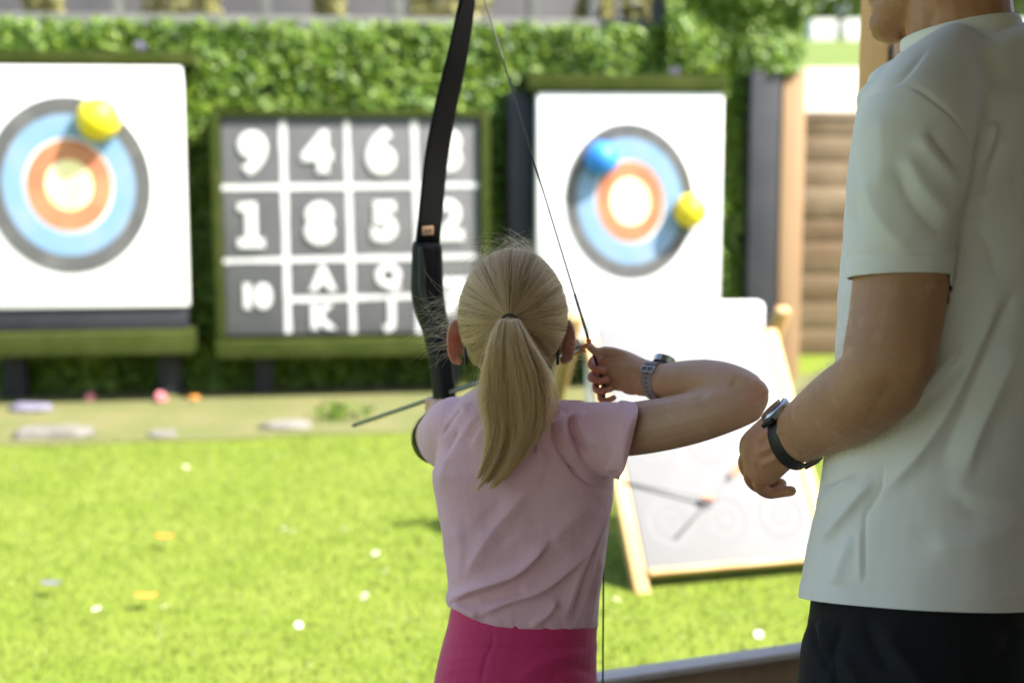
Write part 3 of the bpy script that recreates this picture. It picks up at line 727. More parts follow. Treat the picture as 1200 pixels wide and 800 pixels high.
# pent roof: low at the front, boards
ROOFN = .62
def roofpt(a, n, dz): return H(a, n, 2.15+.07*max(n, -.3)+dz)
ro = empty('shelter_roof', H(-.5, 2, 2.3), 'boarded pent roof of the archery shelter overhead', 'roof')
v = [roofpt(a, n, dz) for a in (-2.9, 3.2) for n in (ROOFN, 6.2) for dz in (0, .08)]
build('deck', v, [(0,1,3,2),(4,6,7,5),(0,4,5,1),(2,3,7,6),(0,2,6,4),(1,5,7,3)], M['hut_inner'], ro, smooth=False)
for a in np.arange(-2.8, 2.6, .7):
    b0 = roofpt(a, ROOFN+.05, -.06); b1 = roofpt(a, 6.1, -.06); d = unit(b1-b0)
    bbox('rafter', [box((b0+b1)/2, (.025, np.linalg.norm(b1-b0)/2, .055), np.array([HD, d, np.cross(HD, d)]))], M['hut_wood'], ro)
sw_ = empty('shelter_wall', H(2.4, 3, 0), 'inner boarded side wall of the shelter on the man side', 'wall')
bbox('cladding', [hbox(2.4, 2.45, .75, 6, 0, 2.2)], M['hut_inner'], sw_)
sb_ = empty('shelter_wall', H(0, 6, 0), 'boarded rear wall of the shelter with an open doorway', 'wall')
bbox('cladding', [hbox(-2.8, 1.15, 6.0, 6.05, 0, 2.5)], M['hut_inner'], sb_)
bbox('cladding', [hbox(1.75, 2.45, 6.0, 6.05, 0, 2.5)], M['hut_inner'], sb_)
sl_ = empty('shelter_wall', H(-2.8, 5, 0), 'boarded wall closing the far side of the shelter behind the camera', 'wall')
bbox('cladding', [hbox(-2.85, -2.8, 4.4, 6.05, 0, 2.3)], M['hut_inner'], sl_)
# ================================================================== GIRL
gx = P(600, 740, 2.13)
girl = empty('person', (gx[0], gx[1], .012), 'child with a blonde ponytail in a pink t-shirt and crimson leggings drawing the bow', 'person')
def elp(px, py, d, rx, ry, rz, axes=I3, seg=24, ring=16): return ellipsoid(P(px, py, d), axes, (rx, ry, rz), seg, ring)
def finger(pts, r, ref=(0,0,1)):
    return tube(pts, np.linspace(r, r*.82, len(pts)), ref, seg=10, n=14, rnd=1)
HC = P(601, 374, 2.12)                                  # head centre
HRX, HRY, HRZ = .0745, .093, .098
head = [ellipsoid(HC, I3, (HRX, HRY, HRZ), 32, 22),
        ellipsoid(HC+V3(0, .045, -.055), I3, (.055, .052, .062), 24, 16),       # jaw
        ellipsoid(HC+V3(0, .082, -.092), I3, (.022, .018, .02)),                 # chin
        ellipsoid(HC+V3(0, .097, -.035), I3, (.011, .014, .017)),                # nose
        ellipsoid(HC+V3(0, .095, -.02), I3, (.007, .010, .03)),
        ellipsoid(HC+V3(0, .088, -.066), I3, (.02, .012, .011)),                 # lips
        ellipsoid(HC+V3(.034, .07, -.04), I3, (.022, .02, .022)), ellipsoid(HC+V3(-.034, .07, -.04), I3, (.022, .02, .022))]
# ears, standing a little off the head
ears = []
for s, (ex, ey) in ((-1, (534.5, 401)), (1, (663.5, 400))):
    c = P(ex, ey, 2.125); ax = np.array([unit(V3(s*.86, -.42, .10)), unit(V3(s*.44, .88, 0)), V3(-s*.10, 0, 1)])
    for k in range(17):                                     # helix rim
        t = -2.0+4.3*k/16; q = c+ax[0]*(.0115*math.cos(t)*1.0)+V3(0,0,1)*(.0305*math.sin(t)*.98)+ax[1]*.002
        ears.append(ellipsoid(q, I3, (.0042,)*3, 8, 6))
    ears.append(ellipsoid(c+ax[0]*-.001, ax, (.0105, .0036, .0285), 20, 12))
    ears.append(ellipsoid(c-ax[0]*.012+ax[1]*.006, ax, (.012, .008, .019), 16, 10))
    ears.append(ellipsoid(c+V3(-s*.004, 0, -.028), I3, (.006, .004, .007), 12, 8))
neck = [ptube([(603,425,2.135,36,40),(602,452,2.13,34,38),(600,474,2.125,37,40),(600,500,2.13,52,44)], ref=(1,0,0), n=14)]
def torso_rows(rows, shrink=0):
    path, rad = [], []
    for py, xl, xr, d, sg in rows:
        path.append(P((xl+xr)/2, py, d)); rad.append(((xr-xl)/2*d/F-shrink, sg-shrink))
    return path, rad
TR = [(466,572,636,2.125,.045),(474,548,652,2.128,.060),(486,520,678,2.132,.074),(505,508,700,2.135,.083),(530,505,716,2.137,.088),(556,507,720,2.138,.089),(600,513,717,2.138,.087),(650,520,710,2.136,.085),(690,525,704,2.135,.086),(712,527,702,2.134,.088),(740,531,700,2.134,.088),(765,533,698,2.134,.088)]
p_, r_ = torso_rows(TR, .009); torso_in = tube(p_, r_, (1,0,0), 32, n=40, power=2.3)
RS, RE, RW = P(668,503,2.13), P(883,468,1.99), P(768,445,2.135)
arm_r = [ptube([(650,505,2.13,32,30),(700,505,2.10,31,31),(745,502,2.07,31.5,31),(800,492,2.035,31,31),(850,478,2.008,29,28),(878,468,1.998,27,25)], n=26, rnd=.6),
         elp(884,465,1.998,.021,.022,.026),
         ptube([(880,463,2.0,25,25),(858,456,2.02,29,27),(830,450,2.055,29,26),(800,447,2.09,24.5,22),(770,446,2.13,20,17.5),(750,444,2.15,20,17)], n=26)]
# right hand hooked on the string: back of the hand towards the camera, fingers curling down and back round the string
def L3(*rows): return [P(*r) for r in rows]
hand_r = [ptube([(772,446,2.128,20,17),(752,441,2.148,21,17),(735,436,2.163,24,16),(720,432,2.172,25,15),(709,428,2.175,21,13)], n=16, rnd=.7),
          finger(L3((748,428,2.150),(728,415,2.158),(711,411,2.158),(699,412,2.155),(692.5,407,2.158)), .0078),      # thumb along the top
          finger(L3((735,417,2.172),(712,414,2.182),(699,418,2.183),(693,427,2.172),(700,433,2.156),(708,434,2.150)), .0067),   # index
          finger(L3((731,428,2.174),(709,432,2.186),(697,437,2.184),(692.5,443,2.172),(702,446,2.153),(711,445,2.147)), .0066),
          finger(L3((732,440,2.172),(712,444,2.182),(700,448,2.181),(698,456,2.169),(706,458,2.152),(715,456,2.147)), .0063),
          finger(L3((735,450,2.168),(717,454,2.176),(706,457,2.174),(704,467,2.164),(711,469,2.152),(719,466,2.147)), .0058),
          elp(742,452,2.155,.022,.014,.014), elp(738,424,2.16,.014,.012,.012)]
GRIP_D = 2.50
arm_l = [ptube([(545,500,2.14,30,30),(528,503,2.19,30,30),(517,509,2.25,29,29),(510.5,515,2.32,27,27),(511,507,2.40,23,22),(514,490,2.46,18,16),(517,482,2.485,17,15)], n=26)]
GRP = P(516, 474, GRIP_D)
hand_l = [tube([P(515,488,2.462), P(514,482,2.478), P(512,478,2.50)], [(.019,.013)]*3, (0,0,1), 14, rnd=.8)]
for k in range(4):
    z0 = P(509, 470+k*7.5, 2.51)
    hand_l.append(finger([z0+V3(.0,-.012,0), z0+V3(-.012,.016,-.002), z0+V3(.004,.036,-.004), z0+V3(.026,.032,-.006), z0+V3(.034,.014,-.006)], .0072-.0004*(k == 3)))
hand_l.append(finger([P(516,480,2.475), P(523,474,2.485), P(527,471,2.505), P(524,470,2.525)], .0078))
# legs (below the frame)
def zpt(x, y, z): return V3(x, y, z)
GXW = gx[0]+.005; GY = gx[1]
legs = []
for s in (-1, 1):
    x = GXW+s*.066
    legs.append(tube([zpt(GXW+s*.05, GY, .70), zpt(x-s*.006, GY-.004, .55), zpt(x+s*.006, GY+.004, .37), zpt(x+s*.008, GY-.015, .24), zpt(x+s*.01, GY-.006, .085), zpt(x+s*.01, GY+.002, .05)], [.050,.054,.047,.045,.031,.032], (1,0,0), 20, n=30))
    legs.append(tube([zpt(x+s*.01, GY-.035, .048), zpt(x+s*.012, GY+.03, .05), zpt(x+s*.02, GY+.11, .04)], [(.03,.028),(.034,.03),(.03,.018)], (1,0,0), 16, n=8, rnd=.6))
me = remesh(head+ears+neck+[torso_in]+arm_r+hand_r+arm_l+hand_l+legs, .0019, 3, .5)
relax(me, P(872,466,1.998), .062, 40)
# skin flush on ears, knuckles, elbow
v = getv(me); px, py, d = proj(v)
fl = np.zeros(len(v))
for ex, s in ((533, -1), (664, 1)): fl = np.maximum(fl, (.9 if s < 0 else .3)*np.clip(1.3-np.hypot((px-ex)/14, (py-401)/30), 0, 1)*(np.abs(d-2.125) < .06)*(np.abs(px-600) > 60))
fl = np.maximum(fl, .45*np.clip((716-px)/12, 0, 1)*(py > 420)*(py < 478)*(px > 685)*(d > 2.1))
fl = np.maximum(fl, .25*np.clip(1.2-np.hypot((px-892)/22, (py-462)/25), 0, 1))
at = me.attributes.new('flush', 'FLOAT', 'POINT'); at.data.foreach_set('value', fl.astype(np.float32))
sculpt(me, [([(878,444),(892,452),(899,464)], 6, 6, .0035), ([(855,446),(866,453),(874,466)], 7, 7, -.0028), ([(760,472),(795,461),(826,446)], 3, 6, -.003), ([(742,420),(728,428),(716,438)], 4, 4, -.0012), ([(752,432),(738,446),(730,455)], 5, 5, -.0012)])
body = link('body', me, M['skin_girl'], girl)
# eyes
for s in (-1, 1):
    e = HC+V3(s*.030, .079, -.008); vs, fs = ellipsoid(e, I3, (.0115,)*3); ey = build('eye', vs, fs, M['eye'], girl)
    vs, fs = ellipsoid(e+V3(0,.0085,0), I3, (.0055,.0035,.0055)); build('iris', vs, fs, M['iris'], ey)
# shoes, socks none; leggings
sh = []
for s in (-1, 1):
    x = GXW+s*.066+s*.012
    vs, fs = tube([zpt(x, GY-.055, .055), zpt(x, GY+.0, .062), zpt(x+s*.004, GY+.07, .05), zpt(x+s*.008, GY+.14, .04)], [(.033,.042),(.036,.048),(.04,.036),(.034,.025)], (1,0,0), 20, n=14, power=2.5, rnd=.7)
    build('shoe', vs, fs, M['chalk'], girl)
lp = []
GW = [(718,527.5,700.5,2.134,.089),(733,526,700,2.134,.0905),(735.5,525,700,2.134,.0905),(754,521,700,2.134,.092),(757,520,700,2.134,.0925),(800,509,701,2.134,.100),(850,500,708,2.134,.108),(900,497,714,2.134,.108)]
p_, r_ = torso_rows(GW); lp.append(tube(p_, r_, (1,0,0), 40, power=2.25, n=44))
zc = P(605, 900, 2.134)
for s in (-1, 1):
    x = GXW+s*.066
    lp.append(tube([zc+V3(s*.052, 0, .05), zpt(x, GY, zc[2]-.03), zpt(x+s*.006, GY+.002, .37), zpt(x+s*.008, GY-.012, .24), zpt(x+s*.01, GY-.006, .10)], [.078,.074,.052,.049,.037], (1,0,0), 24, n=30))
me = remesh(lp, .003, 4)
sculpt(me, [([(576,733),(577,752),(572,765),(566,785),(562,815)], 1.6, 2.2, -.0016), ([(524,757),(560,760),(620,760),(700,757)], 1.5, 2.5, -.0016),
            ([(600,800),(640,775),(690,765)], 10, 7, .003), ([(520,775),(545,770),(570,772)], 3, 4, .0012), ([(516,790),(545,782),(566,790)], 3, 5, .0012), ([(640,800),(665,782),(700,790)], 6, 9, -.003)])
link('leggings', me, M['crimson'], girl)

# ---- pink t-shirt
p_, r_ = torso_rows(TR[:-2]+[(724,529,701,2.134,.0885),(737,532,699,2.134,.087),(750,534,697,2.134,.085)])
def rcuff(): return P(729,517,2.070)
shirt = [tube(p_, r_, (1,0,0), 40, n=60, power=2.3),
         ptube([(606,500,2.13,22,30),(640,502,2.13,30,36),(670,506,2.125,36,40),(700,511,2.10,41,40),(729,517,2.070,45,39),(755,523,2.045,45,39)], n=26, seg=28),
         ptube([(600,495,2.13,22,30),(560,494,2.14,30,38),(540,500,2.155,37,40),(532,507,2.19,40,39),(527,512,2.225,40,38),(525,514,2.245,40,38)], ref=(0,0,1), n=24, seg=28),
         elp(556,479,2.135,.020,.040,.016), elp(648,482,2.135,.018,.040,.012)]
me = remesh(shirt, .0024, 7, .5)
v = getv(me); n = getn(me)
# natural cloth unevenness
setv(me, v+n*(.0016*vnoise(v, 14, 3)+.0008*vnoise(v, 40, 5))[:, None])
RIDGES = [
 ([(524,712),(533,703),(556,692),(585,682),(612,668),(634,645),(646,626)], 3.5, 9, .0075),
 ([(530,700),(548,690),(575,683),(605,672),(628,650)], 5, 5, -.004) if False else ([(560,705),(590,698),(620,690)], 7, 7, -.003),
 ([(550,722),(572,715),(600,704),(635,692),(668,665),(690,640)], 4, 9, .005),
 ([(527,709),(545,716),(562,724)], 4, 5, .004),
 ([(545,688),(552,665),(572,630),(596,600),(622,572)], 11, 8, .0032),
 ([(618,735),(640,722),(655,700)], 4, 6, .003),
 ([(661,733),(668,705),(680,668),(696,630),(712,592)], 4, 7, .0042),
 ([(679,733),(684,700),(694,655),(706,610),(715,575)], 3, 5, .0036),
 ([(690,733),(697,690),(706,645)], 3, 4, .003),
 ([(640,640),(670,610),(700,585)], 9, 12, .0022),
 ([(672,735),(678,700),(690,660),(708,600)], 2.5, 3, -.0022),
 ([(556,470),(540,480),(525,500),(514,530)], 5, 8, .0028), ([(572,478),(555,492),(540,515),(522,545),(515,580)], 6, 8, .0024),
 ([(580,486),(566,503),(552,528)], 5, 8, .002), ([(545,476),(532,492),(520,512)], 2.5, 3, -.0022),
 ([(540,500),(530,520),(522,540)], 3, 5, -.0018),
 ([(646,478),(638,497),(634,520),(640,548)], 4, 5, .0036), ([(652,476),(647,498),(652,520),(668,545),(690,560)], 2.6, 3.5, -.0042),
 ([(661,478),(658,498),(664,518),(682,540)], 4, 5, .0046), ([(672,480),(668,498),(676,518),(692,534)], 2.5, 3.5, -.004),
 ([(684,478),(680,496),(690,514),(704,526)], 4, 5, .0036), ([(630,484),(622,505),(617,530)], 4, 6, .0026),
 ([(640,484),(630,505),(626,535)], 2.5, 3, -.0026),
 ([(662,538),(676,556),(695,569),(716,571)], 1.6, 2.2, -.0022), ([(700,482),(705,500),(714,520),(720,545)], 6, 8, -.0016),
 ([(712,580),(714,620),(709,670),(702,720)], 2, 3, -.0016),
 ([(590,560),(610,555),(640,560)], 12, 14, .0015), ([(560,600),(600,640)], 12, 16, -.0018), ([(535,610),(540,650),(537,690)], 7, 7, .0015),
]
sculpt(me, [(a_, b_, c_, h_*1.9) for a_, b_, c_, h_ in RIDGES])
# hem gathers over the waistband
v = getv(me); n = getn(me); px, py, d = proj(v)
hemy = np.interp(px, [526,545,565,590,640,702], [709,719,728,734,735.5,734])
g = np.exp(-((py-(hemy-3))/7)**2)*(.0012*vnoise(np.stack([px*.02, 0*px, d*3], 1), 4.5, 2)*2+.0012)+np.exp(-((py-(hemy-8))/9)**2)*.004*np.clip((600-px)/80, 0, 1)
setv(me, v+n*g[:, None])
v = getv(me); px, py, d = proj(v)
# cuff of the right sleeve: turned-up double band
cN = unit(V3(.955, .06, .255)*V3(1,1,-1)); cC = P(732,516,2.068)
sdv = (v-cC)@cN; near = (np.linalg.norm(v-cC, axis=1) < .085) & (px > 690) & ~((py > 551) & (px < 726))
n0_ = getn(me); band = np.clip((sdv+.0195)/.0012, 0, 1)*near
v = v+n0_*(band*.0028)[:, None]; setv(me, v)
cN2 = unit(P(525,514,2.245)-P(532,507,2.19)); cC2 = P(526,513,2.235)
n_ = getn(me)
slice_off(me, near, cC, cN)
v = getv(me); slice_off(me, np.linalg.norm(v-cC2, axis=1) < .10, cC2, cN2)
# tuck the lower edge inside the waistband
v = getv(me); px, py, d = proj(v); below = np.clip((py-np.interp(px, [526,545,565,590,640,702], [711,721,730,736,737.5,736]))/4, 0, 1)
ctr = P(613, 735, 2.134); dir_ = v-ctr; dir_[:, 2] = 0; L_ = np.linalg.norm(dir_, axis=1)[:, None]+1e-9
setv(me, v-dir_/L_*(below*.010)[:, None])
shirt_o = link('shirt', me, M['pink'], girl)
so_ = shirt_o.modifiers.new('t', 'SOLIDIFY'); so_.thickness = .0014; so_.offset = -1
# ribbed collar
cc = [P(601, 474, 2.129)+V3(.0575*math.cos(t), .0545*math.sin(t), .006+(.010*math.sin(t) if math.sin(t) < 0 else -.03*math.sin(t))) for t in np.linspace(0, 2*math.pi, 48)]
vs, fs = tube(cc, [(.0085,.0035)]*48, (0,-.2,1), 12, caps=False); build('collar', vs, fs, M['pink_rib'], shirt_o)

# ---- arm guard on the bow arm
c0, c1 = P(507,510,2.285), P(503,513,2.345)
ag = empty('arm_guard', c0); ag.parent = girl; ag.matrix_parent_inverse = world_of(girl).inverted()
vs, fs = tube([P(515.5,511,2.268), P(511,515,2.315), P(511,510.5,2.37)], [(.0425,.0425),(.0402,.0402),(.036,.036)], (0,0,1), 28, n=14, caps=False); build('guard_plate', vs, fs, M['black_rubber'], ag)
for a in (.15, .8):
    q = P(514,512.5,2.275)*(1-a)+P(510.5,512,2.365)*a; T_ = unit(P(511,510,2.37)-P(515.5,511,2.268))
    vs, fs = tube([q-T_*.006, q+T_*.006], [(.0445-.005*a,)*2]*2, (0,0,1), 28, caps=False); build('strap', vs, fs, M['black_cloth'], ag)

# ---- spectacles (temple tips show behind the ears)
gl_ = empty('spectacles', HC); gl_.parent = girl; gl_.matrix_parent_inverse = world_of(girl).inverted()
for s, (ax_, ay_) in ((-1, (545.0, 409)), (1, (654.5, 409))):
    tip = P(ax_+s*-1.0, 426, 2.092); bend = P(ax_, 402, 2.098); hinge = HC+V3(s*.066, .085, -.004)
    vs, fs = tube([hinge, bend+V3(0,.02,.006), bend, (bend+tip)/2+V3(0,-.003,0), tip], [.0016,.0016,.002,.0024,.0022], (1,0,0), 8, n=20, rnd=1); build('temple', vs, fs, M['black_rubber'], gl_)
    lc = HC+V3(s*.031, .106, -.008); vs, fs = tube([lc+V3(.024*math.cos(t), -.01*abs(math.cos(t)) if False else 0, .018*math.sin(t)) for t in np.linspace(0, 2*math.pi, 28)], [.0016]*28, (0,1,0), 6, caps=False); build('rim', vs, fs, M['black_rubber'], gl_)

# ---- watch on the girl's right wrist
def watch(name, c, axis, up, ra, rb, w, strap_m, face_m, parent, face_dir, case_r, square=False):
    a = unit(axis); u = unit(np.asarray(up)-(np.asarray(up)@a)*a); b = np.cross(a, u)
    r = empty(name, c); r.parent = parent; r.matrix_parent_inverse = world_of(parent).inverted()
    n_ = 48; vs = []; fs = []
    for k in range(n_):
        t = 2*math.pi*k/n_; dirv = u*math.cos(t)*ra+b*math.sin(t)*rb; o_ = unit(u*math.cos(t)*rb+b*math.sin(t)*ra)
        for (x, h) in ((-w/2, -.0005), (-w/2, .0019), (-w/2+.0015, .0026), (w/2-.0015, .0026), (w/2, .0019), (w/2, -.0005)): vs.append(c+dirv+o_*h+a*x)
    for k in range(n_):
        k2 = (k+1) % n_
        for q in range(6): fs.append((6*k+q, 6*k+(q+1) % 6, 6*k2+(q+1) % 6, 6*k2+q))
    st = build('strap', vs, fs, strap_m, r)
    def on(t, x, h):
        dirv = u*math.cos(t)*ra+b*math.sin(t)*rb; o_ = unit(u*math.cos(t)*rb+b*math.sin(t)*ra); return c+dirv+o_*h+a*x, o_, unit(-u*math.sin(t)*ra+b*math.cos(t)*rb)
    return r, st, on, a
wc = P(770.5, 446, 2.131); wax = unit(P(757,444.5,2.144)-P(790,447,2.102))
wr, st, on, a = watch('wristwatch', wc, wax, (0,0,1), .0268, .0232, .021, M['mauve_rubber'], None, girl, None, .017)
# find the angle facing the camera
def ang_of(on, dirv):
    ts = np.linspace(0, 2*math.pi, 181); return ts[np.argmax([on(t, 0, 0)[1]@unit(dirv) for t in ts])]
tcam = ang_of(on, CAM-wc); ttop = ang_of(on, V3(0,.25,1)); sg = 1 if ((ttop-tcam+math.pi) % (2*math.pi)-math.pi) > 0 else -1
hv = []
for k in range(7):
    p, o_, t_ = on(tcam-sg*(.78-.27*k+.0)*-1*-1+0, 0, .0027) if False else on(tcam+sg*(.30-.24*k), 0, .0027)
    hv.append(ellipsoid(p, np.array([a, t_, o_]), (.0021, .0011, .0006), 12, 6))
for i, h in enumerate(hv): build('strap_hole', h[0], h[1], M['hole'], wr)
p, o_, t_ = on(tcam+sg*.52, 0, .004); AX = np.array([a, t_, o_])
bk = [box(p+a*.0125, (.0012,.0045,.0013), AX), box(p-a*.0125, (.0012,.0045,.0013), AX), box(p+t_*.0045, (.0137,.0011,.0013), AX), box(p-t_*.0045, (.0137,.0011,.0013), AX), box(p, (.0008,.0045,.0011), AX)]
bbox('buckle', bk, M['steel'], wr, .0005)
p, o_, t_ = on(tcam+sg*.95, 0, .0036); bbox('keeper', [box(p, (.0118,.0028,.0012), np.array([a, t_, o_]))], M['mauve_rubber'], wr, .0005)
p, o_, t_ = on(ttop+sg*.32, -.004, .005)
vs, fs = tube([p-o_*.004, p+o_*.0045], [.0165,.0165], a, 32); cs = build('case', vs, fs, M['steel'], wr, smooth=False)
vs, fs = tube([p+o_*.0046, p+o_*.0062], [.0150,.0142], a, 32); build('dial', vs, fs, M['glass_dark'], wr, smooth=False)

# ---- hair
TIE = P(597, 364, 2.12); TIE = V3(TIE[0], HC[1]-HRY-.010, TIE[2])
hr = np.array([HRX+.006, HRY+.006, HRZ+.006])
# under-layer cap so no skin shows through
vs, fs = ellipsoid(HC, I3, hr-.0015, 48, 32); vs = np.array(vs)
keep = lambda q: not ((q[1]-HC[1] > .035+.35*max(0, (q[2]-HC[2]))) and q[2]-HC[2] < .07) and (q[2]-HC[2] > -.068)
kf = [f_ for f_ in fs if all(keep(vs[i]) for i in f_)]
hairroot = empty('hair', HC); hairroot.parent = girl; hairroot.matrix_parent_inverse = world_of(girl).inverted()
build('under_layer', vs, kf, M['scalp'], hairroot)
tdir = unit((TIE-HC)/hr)
def head_strand(s0, lift, npt=14, wob=.0):
    s0 = unit(s0); om = math.acos(np.clip(s0@tdir, -1, 1)); t = np.linspace(0, 1, npt)[:, None]
    q = (np.sin((1-t)*om)*s0+np.sin(t*om)*tdir)/math.sin(om)
    side = unit(np.cross(s0, tdir)); q = q+side*(wob*np.sin(t*math.pi)); q /= np.linalg.norm(q, axis=1)[:, None]
    l = lift*(1-.55*t**3)
    pts = HC+q*(hr+l); k = np.clip((t-.86)/.14, 0, 1); return pts*(1-k)+(TIE+q*0+(pts-TIE)*.25+V3(0,-.004,0))*k
strands, rads, tone = [], [], []
N = 6500; cl_t = np.clip(rng.normal(size=520)*.12+.135, .03, .5)
cl_a = np.sort(rng.uniform(0, 2*math.pi, 520)); cl_l = rng.uniform(0, .0022, 520); cl_w = rng.normal(size=520)*.05
ux = unit(np.cross(tdir, V3(0,0,1))); uz = np.cross(ux, tdir)
for i in range(N):
    k = rng.integers(520); a = cl_a[k]+rng.normal()*.02
    d_ = ux*math.cos(a)+uz*math.sin(a)
    # hairline: how far round the head this strand starts
    up = d_@V3(0,0,1); far = np.interp(up, [-1,-.75,-.4,0,.5,1], [.78,.95,1.22,1.55,2.15,2.4])
    om = far*(1-.10*rng.random()**2) if rng.random() < .7 else far*rng.uniform(.35, 1)
    s0 = tdir*math.cos(om)+d_*math.sin(om)
    st_ = head_strand(s0, cl_l[k]*(.4+.6*rng.random())+.001*rng.random(), wob=cl_w[k]+rng.normal()*.026)
    strands.append(st_); rads.append(np.linspace(.00016, .0002, len(st_))); tone.append(cl_t[k]+rng.normal()*.05)
thin_curves('combed_hair', strands, rads, M['hair'], hairroot, np.clip(tone, .05, .7))
# ponytail
spine = np.array([TIE+V3(0,-.004,0), P(597,376,1.992), P(598,400,1.985), P(602,430,1.990), P(604,465,1.998), P(604,500,2.006), P(594,530,2.016), P(580,555,2.024), P(566,574,2.03)])
halfw = np.array([5.5, 11, 21, 30, 33, 27, 21, 16, 13])*2.0/F
halfd = np.array([6, 11, 16, 18, 18, 17, 15, 11, 8])*2.0/F
sp = crom(np.hstack([spine, halfw[:, None], halfd[:, None]]), 48)
strands, rads, tone = [], [], []
ncl = 170; ca = rng.uniform(0, 2*math.pi, ncl); cr = np.sqrt(rng.uniform(0, 1, ncl)); cph = rng.uniform(0, 6.28, ncl); cam_ = rng.normal(size=ncl)*.19; ct = np.clip(rng.normal(size=ncl)*.085+.085, .02, .35)
# tails: lateral target at the tip and where they end
tails = np.array([(-1.45, .91), (-.85, 1.0), (-.25, .95), (.25, .88), (.85, .985), (1.35, .93)])
for i in range(5200):
    k = rng.integers(ncl); x = cr[k]*math.cos(ca[k])+rng.normal()*.10; y = cr[k]*math.sin(ca[k])+rng.normal()*.16; wv_ = rng.normal()*.07; wp_ = rng.uniform(0, 6.28)
    j_ = int(np.argmin(np.abs(np.array([-.8,-.5,-.2,.12,.45,.75])-x-.12*rng.normal()))); tx, tl_ = tails[j_]
    tl_ = tl_-abs(rng.normal())*.035-(.12*rng.random() if rng.random() < .15 else 0)
    m_ = 34; t = np.linspace(0, 47*tl_, m_); ii = np.clip(t.astype(int), 0, 46); fr = (t-ii)[:, None]; S = sp[ii]*(1-fr)+sp[ii+1]*fr; tt = t/47
    g = np.clip((tt-.50)/.5, 0, 1); g = g*g*(3-2*g)
    pin = .66*np.clip((tt-.55)/.45, 0, 1)                     # strands of a tail gather to its point
    xx = x+(.10*np.sin(tt*6.5+1.2*j_)*tt+cam_[k]*np.sin(tt*5.5+cph[k])+wv_*np.sin(tt*11+wp_))*np.clip(tt*2, 0, 1); xx = xx*(1-pin)+(tx+.10*math.sin(7*tl_+j_)+(x-tx)*.12)*pin*1.0
    yy = y*(1-.5*g)+(.35*math.sin(j_*2.1))*g+.25*cam_[k]*np.sin(tt*7+cph[k])
    pts = S[:, :3]+RT*(S[:, 3]*xx)[:, None]+V3(0,-1,0)*(S[:, 4]*yy)[:, None]
    strands.append(pts); rads.append(np.linspace(.0002, .00011, m_)); tone.append(ct[k]+rng.normal()*.05)
thin_curves('ponytail', strands, rads, M['hair'], hairroot, np.clip(tone, .04, .6))
# flyaway strands
strands, rads = [], []
def fly(p0, dir0, L, curl, n_=16):
    p = p0.copy(); dcur = unit(dir0); out = [p.copy()]; ax = unit(rng.normal(size=3)); c = curl*rng.uniform(.3, 1)
    for _ in range(n_-1):
        dcur = unit(dcur+np.cross(ax, dcur)*c/n_+V3(0,0,-.35)/n_+rng.normal(size=3)*.006); p = p+dcur*L/n_; out.append(p.copy())
    return np.array(out)
for i in range(230):                                        # fine arcs over the crown
    a = rng.normal()*.75; d_ = unit(V3(math.sin(a), rng.uniform(-.5,.4), math.cos(a))); p0 = HC+d_*hr
    tang = unit(np.cross(d_, rng.normal(size=3))); L_ = rng.uniform(.025, .09); axl = unit(np.cross(d_, tang)); th0 = rng.uniform(.15, .75); bend = rng.uniform(1.2, 2.4)*th0
    tt = np.linspace(0, 1, 16); ang = th0-2.1*bend*tt*.5*rng.uniform(.7, 1.1); dx = np.cos(ang)[:, None]*tang+np.sin(ang)[:, None]*d_
    sw_l = np.cross(d_, tang)*rng.normal()*.35
    strands.append(p0+np.cumsum((dx+sw_l*tt[:, None])*L_/16, axis=0))
for i in range(85):                                        # wisps beside the left ear
    p0 = P(rng.uniform(528,545), rng.uniform(345,415), rng.uniform(2.09,2.17)); strands.append(fly(p0, V3(-1, rng.uniform(-.5,.5), rng.uniform(-.5,.45)), rng.uniform(.03,.085), 1.6))
for i in range(140):                                         # right of the head, near the arrow
    p0 = P(rng.uniform(655,668), rng.uniform(350,430), rng.uniform(2.11,2.18)); strands.append(fly(p0, V3(.6, rng.uniform(-.4,.4), rng.uniform(-1.2,.1)), rng.uniform(.02,.05), 3.0))
for i in range(70):                                         # loose hairs over the shirt
    p0 = P(rng.uniform(560,590), rng.uniform(440,520), 1.99); strands.append(fly(p0, V3(-.7, rng.uniform(-.15,.1), -.7), rng.uniform(.03,.075), 2.4))
for i in range(90):                                         # short fuzz all round
    d_ = unit(rng.normal(size=3)*V3(1,.6,1)+V3(0,-.3,.2)); strands.append(fly(HC+d_*hr, d_*.5+.8*rng.normal(size=3), rng.uniform(.01,.03), 4))
rads = [np.linspace(.00011, .00006, len(s)) for s in strands]
thin_curves('flyaway_hair', strands, rads, M['hair'], hairroot, rng.uniform(.02, .12, len(strands)))
# hair tie
tc_ = TIE+V3(0,-.004,0); vs, fs = tube([tc_+RT*.0095*math.cos(t)+V3(0,0,1)*.0075*math.sin(t)+V3(0,-.003*math.sin(t)-.001,0) for t in np.linspace(0, 2*math.pi, 24)], [.0022]*24, (0,1,0), 8, caps=False)
build('hair_tie', vs, fs, M['hair_tie'], hairroot)

